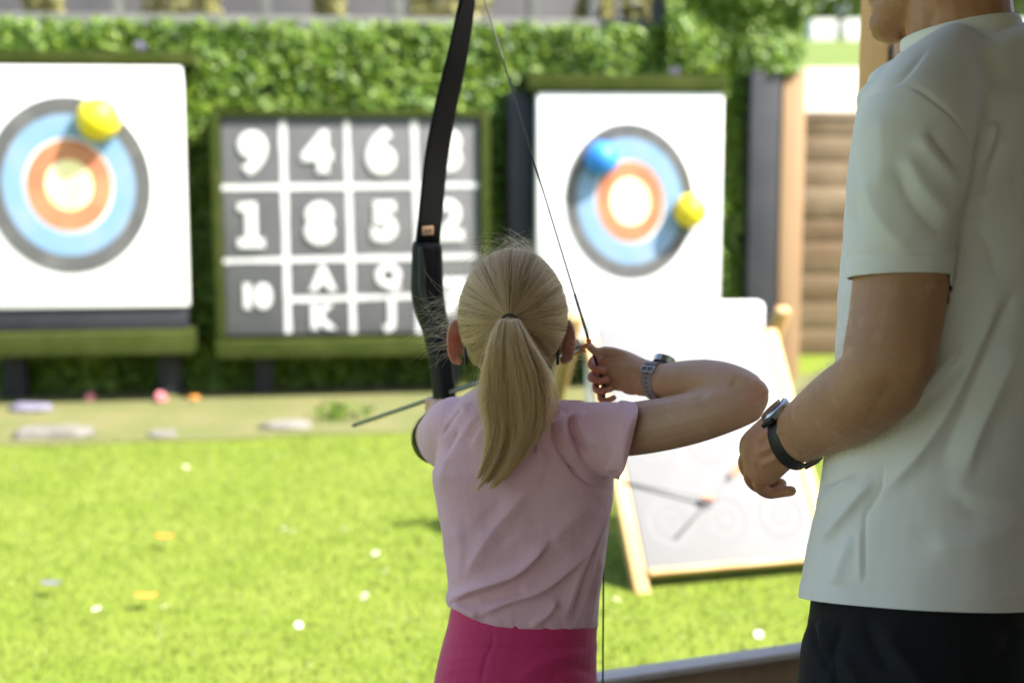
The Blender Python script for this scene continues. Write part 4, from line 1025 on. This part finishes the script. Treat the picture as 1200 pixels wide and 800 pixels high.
# ================================================================== BOW AND ARROW
NK = P(691.5, 403.5, 2.165); GPT = P(519, 462.5, GRIP_D); av = unit(GPT-NK)
cant = -.05
u0_ = V3(-math.sin(cant), .03, math.cos(cant)); uv = unit(u0_-(u0_@av)*av); wv = np.cross(av, uv)
if wv[0] > 0: wv = -wv
def solve_bow(px, py):
    r = P(px, py, 1)-CAM; A = np.stack([uv, av, -r], 1); s, t, k = np.linalg.solve(A, CAM-GPT); return s, t
lim = [(501,288),(505.5,240),(512,180),(523.5,120),(537,60),(547.5,0),(551,-38),(549,-62)]
st_b = np.array([solve_bow(*p) for p in lim])
TIPU = GPT+st_b[-1, 0]*uv+st_b[-1, 1]*av
riser_c = solve_bow(504, 350)
sc_ = 0.0
bow = empty('recurve_bow', GPT, 'black recurve bow held at full draw by the child', 'bow')
def limb(sgn):
    s = st_b[:, 0]*sgn+(0 if sgn > 0 else 2*LOW); t = st_b[:, 1]
    path = [GPT+a*uv+b*av for a, b in zip(s, t)]
    wid = [.0235,.0235,.0230,.0218,.0195,.0155,.010,.006]; th = [.0065,.006,.0055,.005,.0045,.004,.004,.004]
    return tube(path, list(zip(wid, th)), wv, 20, n=40, power=5)
LOW = -.02
for sgn in (1, -1):
    vs, fs = limb(sgn); lo_ = build('limb', vs, fs, M['black_gloss'], bow)
    if sgn > 0: up_limb = lo_
TIPL = GPT+(-st_b[-1, 0]+2*LOW)*uv+st_b[-1, 1]*av
# riser: rows of (px, py, half-width, half-depth)
rz_ = [(501,284,.0225,.016),(500.5,292,.0255,.020),(500.5,320,.0258,.024),(501,345,.0258,.026),(506,368,.0225,.026),(512,392,.0190,.024),(516,420,.0172,.022),(520,455,.0165,.021)]
path = [GPT+np.array(solve_bow(r[0], r[1]))@np.array([uv, av]) for r in rz_]; rad = [(r[2], r[3]) for r in rz_]
low = [(GPT-uv*(.03+.03*k)+av*(0-.004*k)) for k in range(3)]
path += low; rad += [(.016,.020),(.0155,.022),(.016,.022)]
ql = GPT+(-st_b[0, 0]+2*LOW)*uv+st_b[0, 1]*av
path += [ql+uv*.06, ql+uv*.01, ql]; rad += [(.022,.024),(.0258,.024),(.0225,.016)]
vs, fs = tube(path, rad, wv, 28, n=70, power=3.2); build('riser', vs, fs, M['black_satin'], bow)
# bevelled facet along the lower-left side of the upper riser
fp = [path[1]+wv*.0185-av*.012, path[2]+wv*.0195-av*.0165, path[3]+wv*.0195-av*.0175, path[4]+wv*.0155-av*.0185]
vs, fs = tube(fp, [(.0065,.0045),(.0075,.006),(.0075,.006),(.005,.004)], wv, 12, n=16, power=4, rnd=.4); build('side_facet', vs, fs, M['grip_green'], bow)
fp = [path[1]-wv*.010-av*.017, path[2]-wv*.009-av*.0215, path[4]-wv*.006-av*.023, path[6]-wv*.004-av*.0195, path[7]-wv*.004-av*.019]
vs, fs = tube(fp, [(.009,.004),(.008,.005),(.006,.005),(.005,.004),(.005,.004)], wv, 12, n=24, power=3, rnd=.4); build('sight_rib', vs, fs, M['black_satin'], bow)
# sticker on the limb
ss, tt_ = solve_bow(501, 270); lt = unit((GPT+np.array(solve_bow(502.5,262))@np.array([uv, av]))-(GPT+np.array(solve_bow(500.5,279))@np.array([uv, av]))); ln = unit(np.cross(lt, wv)); ln = ln if ln@(CAM-GPT) > 0 else -ln
from mathutils.bvhtree import BVHTree
lv = getv(up_limb.data); bvh = BVHTree.FromPolygons([Vector(q) for q in lv], [tuple(f_.vertices) for f_ in up_limb.data.polygons])
def on_limb(x, y): return np.array(bvh.ray_cast(Vector(CAM), Vector(unit(P(x, y, 1)-CAM)))[0])
q0, q1, q2, q3 = on_limb(501,264), on_limb(501,276), on_limb(494,270), on_limb(507,270); lt = unit(q0-q1); rt0 = unit(q3-q2); ln = unit(np.cross(rt0, lt)); ln = ln if ln@(CAM-GPT) > 0 else -ln
scn = on_limb(501,270)+ln*.0009; rt = unit(np.cross(lt, ln)); rt = rt if rt[0] > 0 else -rt
k0 = bbox('sticker', [box(scn, (.0115, .0078, .0003), np.array([rt, lt, ln]))], M['sticker'], bow, 0)
tv, tf = text_mesh('628', .0105, offset=.0002); tv = tv-(tv.max(0)+tv.min(0))/2
build('lettering', scn+ln*.0007+tv[:, 0:1]*rt+tv[:, 1:2]*lt, tf, M['ink'], k0, smooth=False)
HB = P(708.5, 452, 2.163)
strg = tube([TIPU, NK], [.0014, .0014], (1,0,0), 8); strl = tube([HB+V3(0,0,-.012), TIPL], [.0014]*2, (1,0,0), 8); mid_ = tube([NK, P(700,428,2.16), HB, HB+V3(0,0,-.012)], [.0014]*4, (1,0,0), 8)
bs = build('bowstring', *join([strg, strl, mid_]), M['string'], bow)
d1 = unit(TIPU-NK); d2 = unit(TIPL-HB)
vs, fs = join([tube([NK, NK+d1*.085], [.0021]*2, (1,0,0), 8), tube([NK, P(700,428,2.16), HB, HB+d2*.05], [.0021]*4, (1,0,0), 8)]); build('serving', vs, fs, M['serving'], bs)
vs, fs = join([ellipsoid(NK+d1*.006, I3, (.0042,.0042,.0035), 10, 8), ellipsoid(NK-d1*.004, I3, (.0038,.0038,.003), 10, 8)]); build('nock_bead', vs, fs, M['orange'], bs)
# arrow
A0 = NK+av*.002; A1 = NK+av*.735
arr = empty('arrow', NK, 'drawn arrow with pale fletching nocked on the bowstring beside the ponytail', 'arrow')
vs, fs = tube([A0+av*.012, A1], [.0040,.0040], (0,0,1), 14); build('shaft', vs, fs, M['arrow'], arr)
vs, fs = tube([A1, A1+av*.012, A1+av*.02], [.0041,.0036,.001], (0,0,1), 14); build('point', vs, fs, M['ring_grey'], arr)
vs, fs = tube([A0-av*.004, A0+av*.016], [.0035,.0042], (0,0,1), 10); build('nock', vs, fs, M['orange'], arr)
for k in range(3):
    x = unit(np.cross(av, V3(0,0,1))); y = np.cross(av, x); o_ = x*math.cos(k*2.094+.5)+y*math.sin(k*2.094+.5); n3 = np.cross(av, o_)*.0006; b = NK+av*.02
    prof = [b+o_*.003, b+av*.006+o_*.014, b+av*.03+o_*.0135, b+av*.062+o_*.004]
    vs = [q+n3 for q in prof]+[q-n3 for q in prof]; build('fletching', vs, [(0,1,2,3),(7,6,5,4),(0,4,5,1),(1,5,6,2),(2,6,7,3),(3,7,4,0)], M['orange'] if k == 0 else M['fletch'], arr, smooth=False)

# ================================================================== MAN
MD = 1.86
mb = P(1110, 700, MD)
man = empty('person', (mb[0], mb[1], .012), 'man in a white t-shirt and black shorts standing behind the child with a black watch', 'person')
FD = V3(-.77, .64, 0); LT = V3(-.64, -.77, 0)          # facing, his left
def mtube(rows, n=40, power=2.3, shrink=0, seg=48):
    path = [P(r[0], r[1], r[2]) for r in rows]; rad = [(r[3]-shrink, r[4]-shrink) for r in rows]
    return tube(path, rad, LT, seg, n=n, power=power)
MT = [(1126,44,1.845,.076,.078),(1129,62,1.848,.114,.100),(1131,85,1.85,.146,.102),(1132,112,1.855,.172,.117),(1133,150,1.857,.187,.125),(1134,200,1.86,.193,.127),(1131,260,1.86,.196,.132),(1127,320,1.86,.194,.134),(1121,400,1.86,.190,.134),(1115,470,1.86,.188,.136),(1109,540,1.86,.188,.139),(1100,620,1.86,.190,.142),(1091,690,1.86,.194,.146),(1089,712,1.86,.195,.147)]
# body
SHD = unit(V3(-.8,.6,0))                               # head facing
HM = P(1108,-98,1.87)
hx = np.array([np.cross(SHD, V3(0,0,1)), SHD, V3(0,0,1)])
mh = [ellipsoid(HM, hx, (.077,.099,.105), 32, 22),
      ptube([(1100,-32,1.865,70,62),(1072,-2,1.882,55,52),(1052,18,1.892,37,38),(1041,31,1.897,24,26)], ref=(0,0,1), n=20, seg=28, rnd=.8),
      ellipsoid(P(1036,-6,1.905), hx, (.024,.022,.022)), ellipsoid(P(1036,36,1.899), hx, (.017,.017,.015)),
      ellipsoid(HM+SHD*.105+V3(0,0,-.035), hx, (.014,.02,.018)), ellipsoid(HM+SHD*.098+V3(0,0,-.012), hx, (.010,.014,.03)),
      ellipsoid(HM+SHD*.09+V3(0,0,-.07), hx, (.026,.016,.012)), ellipsoid(HM+SHD*.08+V3(0,0,.02), hx, (.06,.022,.012))]
for s in (-1, 1):
    c = HM+hx[0]*s*.078-SHD*.005+V3(0,0,-.02); ax = np.array([unit(hx[0]*s*.5-SHD*.9), unit(hx[0]*s*.9+SHD*.4), V3(0,0,1)])
    mh.append(ellipsoid(c, ax, (.017,.005,.033))); mh.append(ellipsoid(c+ax[0]*.006, ax, (.009,.007,.027)))
mneck = [ptube([(1112,-60,1.855,62,58),(1120,-10,1.85,62,60),(1124,25,1.848,61.5,62),(1126,60,1.85,62,63),(1128,95,1.85,70,66)], ref=LT, n=16)]
mtor = [mtube(MT, shrink=.030)]
marm = [ptube([(1092,125,1.74,50,52),(1072,180,1.70,55,53),(1060,240,1.685,55,53),(1057,310,1.675,55.5,54),(1053,350,1.672,55,53),(1046,395,1.668,54,52),(1036,430,1.667,52,50),(1024,448,1.674,46,44)], ref=(1,0,0), n=34, seg=28, rnd=.7),
        ptube([(1032,444,1.668,49,48),(1010,463,1.70,50.5,47),(988,477,1.74,48,44),(964,491,1.78,42,38),(942,504,1.82,36.5,30),(925,512,1.85,33.5,26)], ref=(0,0,1), n=28, seg=28, rnd=.6),
        elp(1032,446,1.675,.050,.050,.052)]
# left hand, loosely closed: back of the hand to the camera and left
mhand = [ptube([(934,509,1.838,34,26),(918,515,1.858,34,25),(905,524,1.878,36,24),(894,534,1.897,37,23),(887,541,1.91,33,19)], ref=(.15,0,1), n=16, seg=24, rnd=.6)]
kn = [((889,514,1.915),(877,522,1.93),(877,535,1.955),(890,545,1.962),(902,545,1.952),.0098),
      ((884,528,1.912),(874,540,1.93),(878,553,1.957),(892,559,1.96),(905,557,1.95),.0102),
      ((885,545,1.908),(880,558,1.925),(888,569,1.95),(902,570,1.952),(915,567,1.942),.0098),
      ((893,558,1.90),(891,570,1.915),(901,577,1.934),(914,576,1.935),(927,575,1.927),.0086)]
for k in kn:
    mhand.append(tube(L3(*k[:5]), [k[5]*1.12, k[5]*1.08, k[5], k[5]*.95, k[5]*.86], (0,0,1), 12, n=20, rnd=1))
    mhand.append(elp(*k[0], k[5]*1.12, k[5]*1.1, k[5]*1.05))
mhand.append(tube(L3((922,494,1.875),(905,494,1.905),(888,506,1.93),(876,518,1.942),(874,528,1.948)), [.014,.0125,.0112,.0105,.0095], (0,0,1), 12, n=18, rnd=1))
RTs = P(1215,150,2.01)
marm_r = [tube([P(1190,130,1.98), P(1216,190,2.02), P(1224,330,2.05), P(1215,440,2.06)], [.06,.062,.056,.05], (1,0,0), 22, n=20),
          tube([P(1217,432,2.06), P(1190,480,2.14), P(1120,520,2.22), P(1090,530,2.25)], [.05,.046,.034,.029], (0,0,1), 22, n=20),
          tube([P(1092,530,2.248), P(1072,536,2.28), P(1060,540,2.31)], [(.036,.02),(.042,.02),(.038,.016)], (0,0,1), 18, n=10, rnd=.7)]
for k in range(4):
    q = P(1058, 522+k*11, 2.315); marm_r.append(finger([q, q+V3(-.03,.02,-.008), q+V3(-.05,.025,-.03), q+V3(-.045,.01,-.05)], .0095-.0007*(k == 3)))
marm_r.append(finger([P(1085,520,2.25), P(1072,515,2.23), P(1056,520,2.23)], .011))
mlegs = []
MX, MY = mb[0], mb[1]
for s in (-1, 1):
    h = V3(MX, MY, 0)+LT*s*.095
    mlegs.append(tube([h+V3(0,0,.90), h+V3(0,0,.72)+FD*.01, h+V3(0,0,.50)+FD*.012, h+V3(0,0,.34)-FD*.02, h+V3(0,0,.12)-FD*.012, h+V3(0,0,.075)], [.055,.078,.060,.057,.038,.040], (1,0,0), 24, n=36))
    mlegs.append(tube([h+V3(0,0,.065)-FD*.05, h+V3(0,0,.07)+FD*.05, h+V3(0,0,.05)+FD*.16], [(.038,.04),(.042,.04),(.04,.024)], LT, 18, n=12, rnd=.7))
me = remesh(mh+mneck+mtor+marm+mhand+marm_r+mlegs, .0026, 3, .5)
relax(me, P(1028,448,1.67), .075, 40)
v = getv(me); n = getn(me); px, py, d = proj(v)
fl = .35*np.clip((930-px)/40, 0, 1)*(py > 470)*(d > 1.8)+.25*np.clip((60-py)/60, 0, 1)*(px > 1070)*(py > -60)
at = me.attributes.new('flush', 'FLOAT', 'POINT'); at.data.foreach_set('value', fl.astype(np.float32))
sculpt(me, [([(1060,480),(1072,450),(1085,400)], 10, 12, .003), ([(1012,500),(1030,470),(1050,440)], 10, 10, -.0025),
            ([(905,502),(895,510),(888,517)], 2.8, 3.5, .0028), ([(912,518),(898,526),(887,532)], 2.8, 3.5, .0030), ([(914,534),(900,541),(888,547)], 2.8, 3.5, .0028), ([(908,510),(896,518),(887,525)], 2.5, 2.5, -.0016), ([(914,527),(900,534),(888,540)], 2.5, 2.5, -.0016), ([(886,512),(884,522),(884,534),(887,548)], 3, 3, .0015), ([(928,500),(912,506),(896,510)], 2.5, 3, .0014),
            ([(900,572),(908,568),(912,562)], 1.6, 2, -.002), ([(1064,56),(1066,80),(1072,100)], 5, 9, .002), ([(1100,5),(1085,40),(1078,65)], 8, 10, -.003)])
mbody = link('body', me, M['skin_man'], man)
for s in (-1, 1):
    e = HM+hx[0]*s*.032+SHD*.088+V3(0,0,.005); vs, fs = ellipsoid(e, I3, (.012,)*3); ey = build('eye', vs, fs, M['eye'], man)
    vs, fs = ellipsoid(e+SHD*.009, I3, (.006,)*3); build('iris', vs, fs, M['iris'], ey)
# stubble, head hair and arm hair: real strands rooted on the skin
v = getv(me); n = getn(me); px, py, d = proj(v)
def fur(name, mask, cnt, L, rad, m, comb, par, jit=.5):
    idx = np.nonzero(mask)[0]; idx = rng.choice(idx, min(cnt, len(idx)), replace=len(idx) < cnt); st, rr = [], []
    for i in idx:
        p0 = v[i]+rng.normal(size=3)*.0012; dv_ = unit(n[i]*.7+np.asarray(comb)*.6+rng.normal(size=3)*jit); l = L*rng.uniform(.5, 1.3)
        st.append(np.array([p0, p0+dv_*l*.5, p0+unit(dv_+np.asarray(comb)*.35)*l])); rr.append(np.array([1, .8, .3])*rad)
    return thin_curves(name, st, rr, m, par)
hd = np.linalg.norm(v-P(1060,10,1.885), axis=1); jaw = (hd < .085) & (py > -45) & (py < 62) & (((v-HM)@SHD) > .02) & ~((py > 50) & (px > 1062))
fur('beard_stubble', jaw, 5200, .0042, .00007, M['stubble'], (0,0,-.4), man)
top = ((v-HM)[:, 2] > -.01) & (((v-HM)@SHD) < .055+.4*(v-HM)[:, 2]) & (np.linalg.norm(v-HM, axis=1) < .14)
top |= ((v-HM)[:, 2] > -.085) & (((v-HM)@SHD) < -.03) & (np.linalg.norm(v-HM, axis=1) < .14)
fur('short_hair', top, 7000, .014, .00012, mat('dark_blond_hair', (.06,.04,.025), .5), (0,0,-.5), man, .35)
fore = (px < 1075) & (px > 935) & (py > 380) & (py < 560) & (d < 1.84) & (d > 1.5)
fur('arm_hair', fore, 8000, .012, .00005, M['armhair'], (-.5,.3,-.25), man, .45)

# ---- white t-shirt
slv = [(1118,95,1.80,44,70),(1095,110,1.745,62,66),(1075,150,1.70,70,68),(1064,200,1.682,70,66),(1057,260,1.676,67,63),(1053.5,318,1.672,60.5,58),(1053,336,1.672,60,57)]
msh = [mtube(MT[:-1]+[(1089,704,1.86,.1955,.1475),(1088,730,1.86,.196,.148)], n=80, seg=56), ptube(slv, ref=(1,0,0), n=36, seg=36),
       tube([P(1150,100,1.90), P(1190,125,1.98), P(1216,190,2.02), P(1224,300,2.05), P(1224,325,2.05)], [.06,.068,.071,.066,.066], (1,0,0), 28, n=24),
       tube([P(1085,82,1.80), P(1055,103,1.74), P(1030,122,1.735)], [(.03,.05),(.032,.05),(.03,.04)], (0,0,1), 18, n=10, rnd=.8),
       tube([P(1128,62,1.85), P(1100,84,1.80), P(1078,100,1.76)], [(.040,.075),(.036,.06),(.03,.05)], (0,0,1), 18, n=10, rnd=.8)]
me = remesh(msh, .0030, 8, .5)
relax(me, P(1108,125,1.70), .11, 50); relax(me, P(1138,235,1.72), .07, 40); relax(me, P(1168,100,1.76), .10, 70)
v = getv(me); n = getn(me)
setv(me, v+n*(.0030*vnoise(v, 7, 9)+.0008*vnoise(v, 24, 2))[:, None])
MFOLD = [
 # armhole seam and shoulder seam
 ([(1050,99),(1075,105),(1096,119),(1118,138),(1134,160),(1143,188),(1141,212),(1131,238)], 2.0, 3.2, -.0022),
 ([(1003,121),(1024,110),(1050,98),(1063,88),(1090,55)], 2.0, 4.5, -.0022),
 # sleeve folds
 ([(1072,150),(1090,180),(1112,205),(1130,232)], 9, 14, .004), ([(1086,150),(1108,180),(1128,208)], 5, 8, -.0030), ([(1060,175),(1075,210),(1098,240),(1122,262)], 9, 14, .0042), ([(1050,190),(1062,225),(1084,256),(1112,280)], 8, 11, -.003),
 ([(1010,200),(1022,240),(1045,275),(1075,300)], 12, 18, .004), ([(1000,150),(998,200),(1003,250),(1010,290)], 8, 10, -.003), ([(1030,130),(1035,180),(1030,230)], 16, 16, .003),
 ([(1118,300),(1126,268),(1138,236)], 6, 8, -.006),
 # back: radiating from the armpit
 ([(1140,232),(1130,260),(1124,300),(1116,350)], 5, 8, .004), ([(1146,200),(1160,170),(1166,140)], 6, 10, .006), ([(1152,235),(1162,200),(1175,165)], 5, 7, -.004),
 ([(1150,240),(1165,225),(1190,210)], 5, 8, .003), ([(1138,260),(1160,290),(1170,330)], 8, 10, -.003),
 ([(1045,495),(1062,480),(1085,455),(1108,428),(1130,402)], 4, 10, .010), ([(1055,500),(1080,478),(1110,445),(1138,410)], 6, 8, -.006),
 ([(1025,590),(1045,568),(1075,535),(1105,490),(1125,450),(1150,395),(1180,330)], 8, 16, .008), ([(1095,560),(1115,515),(1135,470),(1160,410),(1195,330)], 10, 10, -.006),
 ([(1125,570),(1140,520),(1165,460),(1200,390)], 10, 18, .008),
 ([(1128,575),(1130,592),(1150,600),(1175,601),(1192,606)], 10, 14, -.0035), ([(1120,545),(1126,570),(1150,582),(1185,588),(1200,600)], 12, 18, .0035), ([(1080,640),(1120,640),(1160,628),(1200,600)], 14, 22, .005), ([(1060,622),(1110,622),(1160,612)], 10, 10, -.002),
 # side seam and front hem folds
 ([(1013,688),(1014,660),(1014,608),(1022,592),(1034,570),(1036,535)], 1.8, 3, -.0024), ([(1008,685),(1008,650),(1009,615)], 4, 4, .0022),
 ([(962,640),(985,610),(1010,580),(1030,560)], 5, 12, .007), ([(958,600),(980,575),(1004,556)], 5, 10, .005), ([(975,690),(985,660),(1000,625)], 8, 8, .004), ([(962,570),(990,560),(1014,545)], 4, 6, -.003),
 ([(985,330),(983,380),(980,420)], 8, 8, .002)]
sculpt(me, [(a_, b_*(1 if abs(h_) < .003 else 1.0), c_*(1 if abs(h_) < .003 else 1.0), h_*1.15) for a_, b_, c_, h_ in MFOLD])
v = getv(me); n = getn(me); px, py, d = proj(v)
# stitched bands: sleeve hem and bottom hem
c0 = P(1053.5,325,1.672); cN = unit(P(1053,336,1.672)-P(1056,260,1.676)); tilt = unit(cN+V3(.06,0,0)); sdv = (v-c0)@tilt; rdl = v-c0; ax_ = rdl@unit(P(1053,336,1.672)-P(1056,260,1.676)); rdl = np.linalg.norm(rdl-ax_[:, None]*unit(P(1053,336,1.672)-P(1056,260,1.676)), axis=1); near = (rdl < .0642) & (ax_ > -.06) & (ax_ < .024) & (d < 1.71) & (px < 1115)
g = -.0016*np.exp(-((sdv+.0225)/.0016)**2)*near+.0006*(sdv > -.0225)*near
hy = np.interp(px, [940,1010,1080,1200,1300], [694,709,714,716,716]); g2 = -.0014*np.exp(-((py-(hy-18))/1.6)**2)-.0007*np.exp(-((py-(hy-14))/1.3)**2)
setv(me, v+n*(g+g2)[:, None])
slice_off(me, near, c0, tilt)
v = getv(me); hA, hB, hC = P(945,694,1.93), P(1015,709,1.73), P(1200,716,1.74); hN = unit(np.cross(hB-hA, hC-hA)); hN = hN if hN[2] < 0 else -hN; slice_off(me, v[:, 2] < P(1090,640,MD)[2], hB, hN)
v = getv(me); px, py, d = proj(v); c2 = P(1224,316,2.05); slice_off(me, (np.linalg.norm(v-c2, axis=1) < .09) & (d > 1.975) & (px > 1170), c2, (0,0,-1))
COLC = P(1127,49,1.849); COLN = unit(V3(0,0,1)+FD*.22)
ms = link('shirt', me, M['white_shirt'], man)
sm = ms.modifiers.new('t', 'SOLIDIFY'); sm.thickness = .0016; sm.offset = -1
cF = unit(np.cross(COLN, LT)); cF = cF if cF@FD > 0 else -cF; vs = []; prof = [(.0, .004), (.0, .015), (.0012, .0172), (.0032, .0165), (.0042, .012), (.0055, .001), (.0062, .0002), (.010, -.006), (.018, -.017), (.030, -.030)]
for t in np.linspace(0, 2*math.pi, 64, endpoint=False):
    for dr, dz_ in prof: vs.append(COLC+LT*(.0715+dr)*math.cos(t)+cF*(.0725+dr)*math.sin(t)+COLN*dz_)
K = len(prof); fs = [(a*K+q, ((a+1) % 64)*K+q, ((a+1) % 64)*K+q+1, a*K+q+1) for a in range(64) for q in range(K-1)]
co_ = build('collar', vs, fs, M['white_shirt'], ms); co_.modifiers.new('t', 'SOLIDIFY').thickness = .001
# ---- shorts
hp = P(1089,700,MD)
sr = [(1095,640,MD,.179,.131),(1091,672,MD,.181,.133),(1089,712,MD,.185,.137),(1090,740,MD,.194,.146),(1091,790,MD,.205,.153),(1092,850,MD,.212,.157),(1092,900,MD,.212,.152)]
sh_ = [mtube(sr, n=30, power=2.2)]
for s in (-1, 1):
    h = V3(MX-.01, MY, 0)+LT*s*.1
    sh_.append(tube([h+V3(0,0,.74), h+V3(0,0,.64), h+V3(0,0,.50)+FD*.01, h+V3(0,0,.47)+FD*.01], [(.108,.122),(.108,.118),(.100,.108),(.100,.108)], LT, 28, n=20))
me = remesh(sh_, .004, 6)
v = getv(me); n = getn(me); setv(me, v+n*(.0025*vnoise(v, 9, 4))[:, None])
sculpt(me, [([(984,722),(982,740),(974,775),(985,830)], 3, 6, -.006), ([(950,726),(952,745),(966,775),(972,790)], 4, 6, -.008), ([(964,724),(964,740),(963,770)], 5, 8, .006),
            ([(1032,730),(1050,760),(1080,800),(1100,830)], 10, 16, .008), ([(985,760),(1000,790),(1020,830)], 6, 10, .006), ([(1010,715),(1022,750),(1046,790)], 8, 8, -.005), ([(1188,730),(1180,760),(1130,800)], 10, 12, -.006), ([(1168,716),(1168,730)], 2, 2, -.002)])
link('shorts', me, M['black_cloth'], man)
for s in (-1, 1):
    h = V3(MX, MY, 0)+LT*s*.095
    vs, fs = tube([h+V3(0,0,.06)-FD*.075, h+V3(0,0,.075)+FD*.0, h+V3(0,0,.06)+FD*.11, h+V3(0,0,.045)+FD*.19], [(.042,.05),(.046,.06),(.05,.044),(.043,.03)], LT, 22, n=16, power=2.5, rnd=.7); build('shoe', vs, fs, M['black_rubber'], man)
# ---- man's watch
wc = P(930.5, 512.5, 1.842); wax = unit(P(905,524,1.878)-P(964,491,1.78))
wr, st, on, a = watch('wristwatch', wc, wax, (0,0,1), .0385, .0305, .0225, M['black_rubber'], None, man, None, .02)
tface = ang_of(on, V3(-.55,-.15,.9)); tcam = ang_of(on, CAM-wc); sg = 1 if ((tface-tcam+math.pi) % (2*math.pi)-math.pi) > 0 else -1
p, o_, t_ = on(tface, 0, .0035)
vs, fs = tube([p-o_*.004, p+o_*.004, p+o_*.0065], [.0215,.0220,.0195], a, 36); build('case', vs, fs, M['steel'], wr, smooth=False)
vs, fs = tube([p+o_*.0066, p+o_*.0078], [.0193,.0183], a, 36); build('dial', vs, fs, M['glass_dark'], wr, smooth=False)
bbox('lug', [box(p-t_*sg*.022-o_*.002, (.011,.004,.003), np.array([a, t_, o_]))], M['black_rubber'], wr, .001)
for k in range(5):
    p, o_, t_ = on(tcam-sg*(.55+.2*k), 0, .0028); vs, fs = ellipsoid(p, np.array([a, t_, o_]), (.0022,.0015,.0006), 12, 6); build('strap_hole', vs, fs, M['hole'], wr)
p, o_, t_ = on(tcam-sg*1.65, 0, .004); AX = np.array([a, t_, o_])
bbox('buckle', [box(p, (.0125,.004,.0018), AX), box(p-t_*sg*.008+o_*.002, (.009,.006,.0014), AX)], M['black_rubber'], wr, .0006)
# ---------------------------------------------------------------- light
sd = unit(V3(.585, -.30, .755))
sun = bpy.data.lights.new('sun', 'SUN'); sun.energy = 4.2; sun.angle = math.radians(.8); sun.color = (1, .955, .88)
so = bpy.data.objects.new('sun', sun); col.objects.link(so); so.rotation_euler = Vector(tuple(sd)).to_track_quat('Z', 'Y').to_euler()
wd = bpy.data.worlds.new('World'); scene.world = wd; wd.use_nodes = True; nt = wd.node_tree
sky = nt.nodes.new('ShaderNodeTexSky'); sky.sky_type = 'NISHITA'; sky.sun_disc = False
sky.sun_elevation = math.asin(sd[2]); sky.sun_rotation = math.atan2(sd[0], sd[1]); sky.air_density = 1; sky.dust_density = 2.0
nt.links.new(sky.outputs['Color'], nt.nodes['Background'].inputs['Color']); nt.nodes['Background'].inputs['Strength'].default_value = .11
vs_ = scene.view_settings; vs_.view_transform = 'Standard'; vs_.look = 'None'; vs_.gamma = 1; vs_.exposure = 1.95; vs_.use_curve_mapping = False
scene.cycles.max_bounces = 8; scene.cycles.diffuse_bounces = 5; scene.cycles.transparent_max_bounces = 8
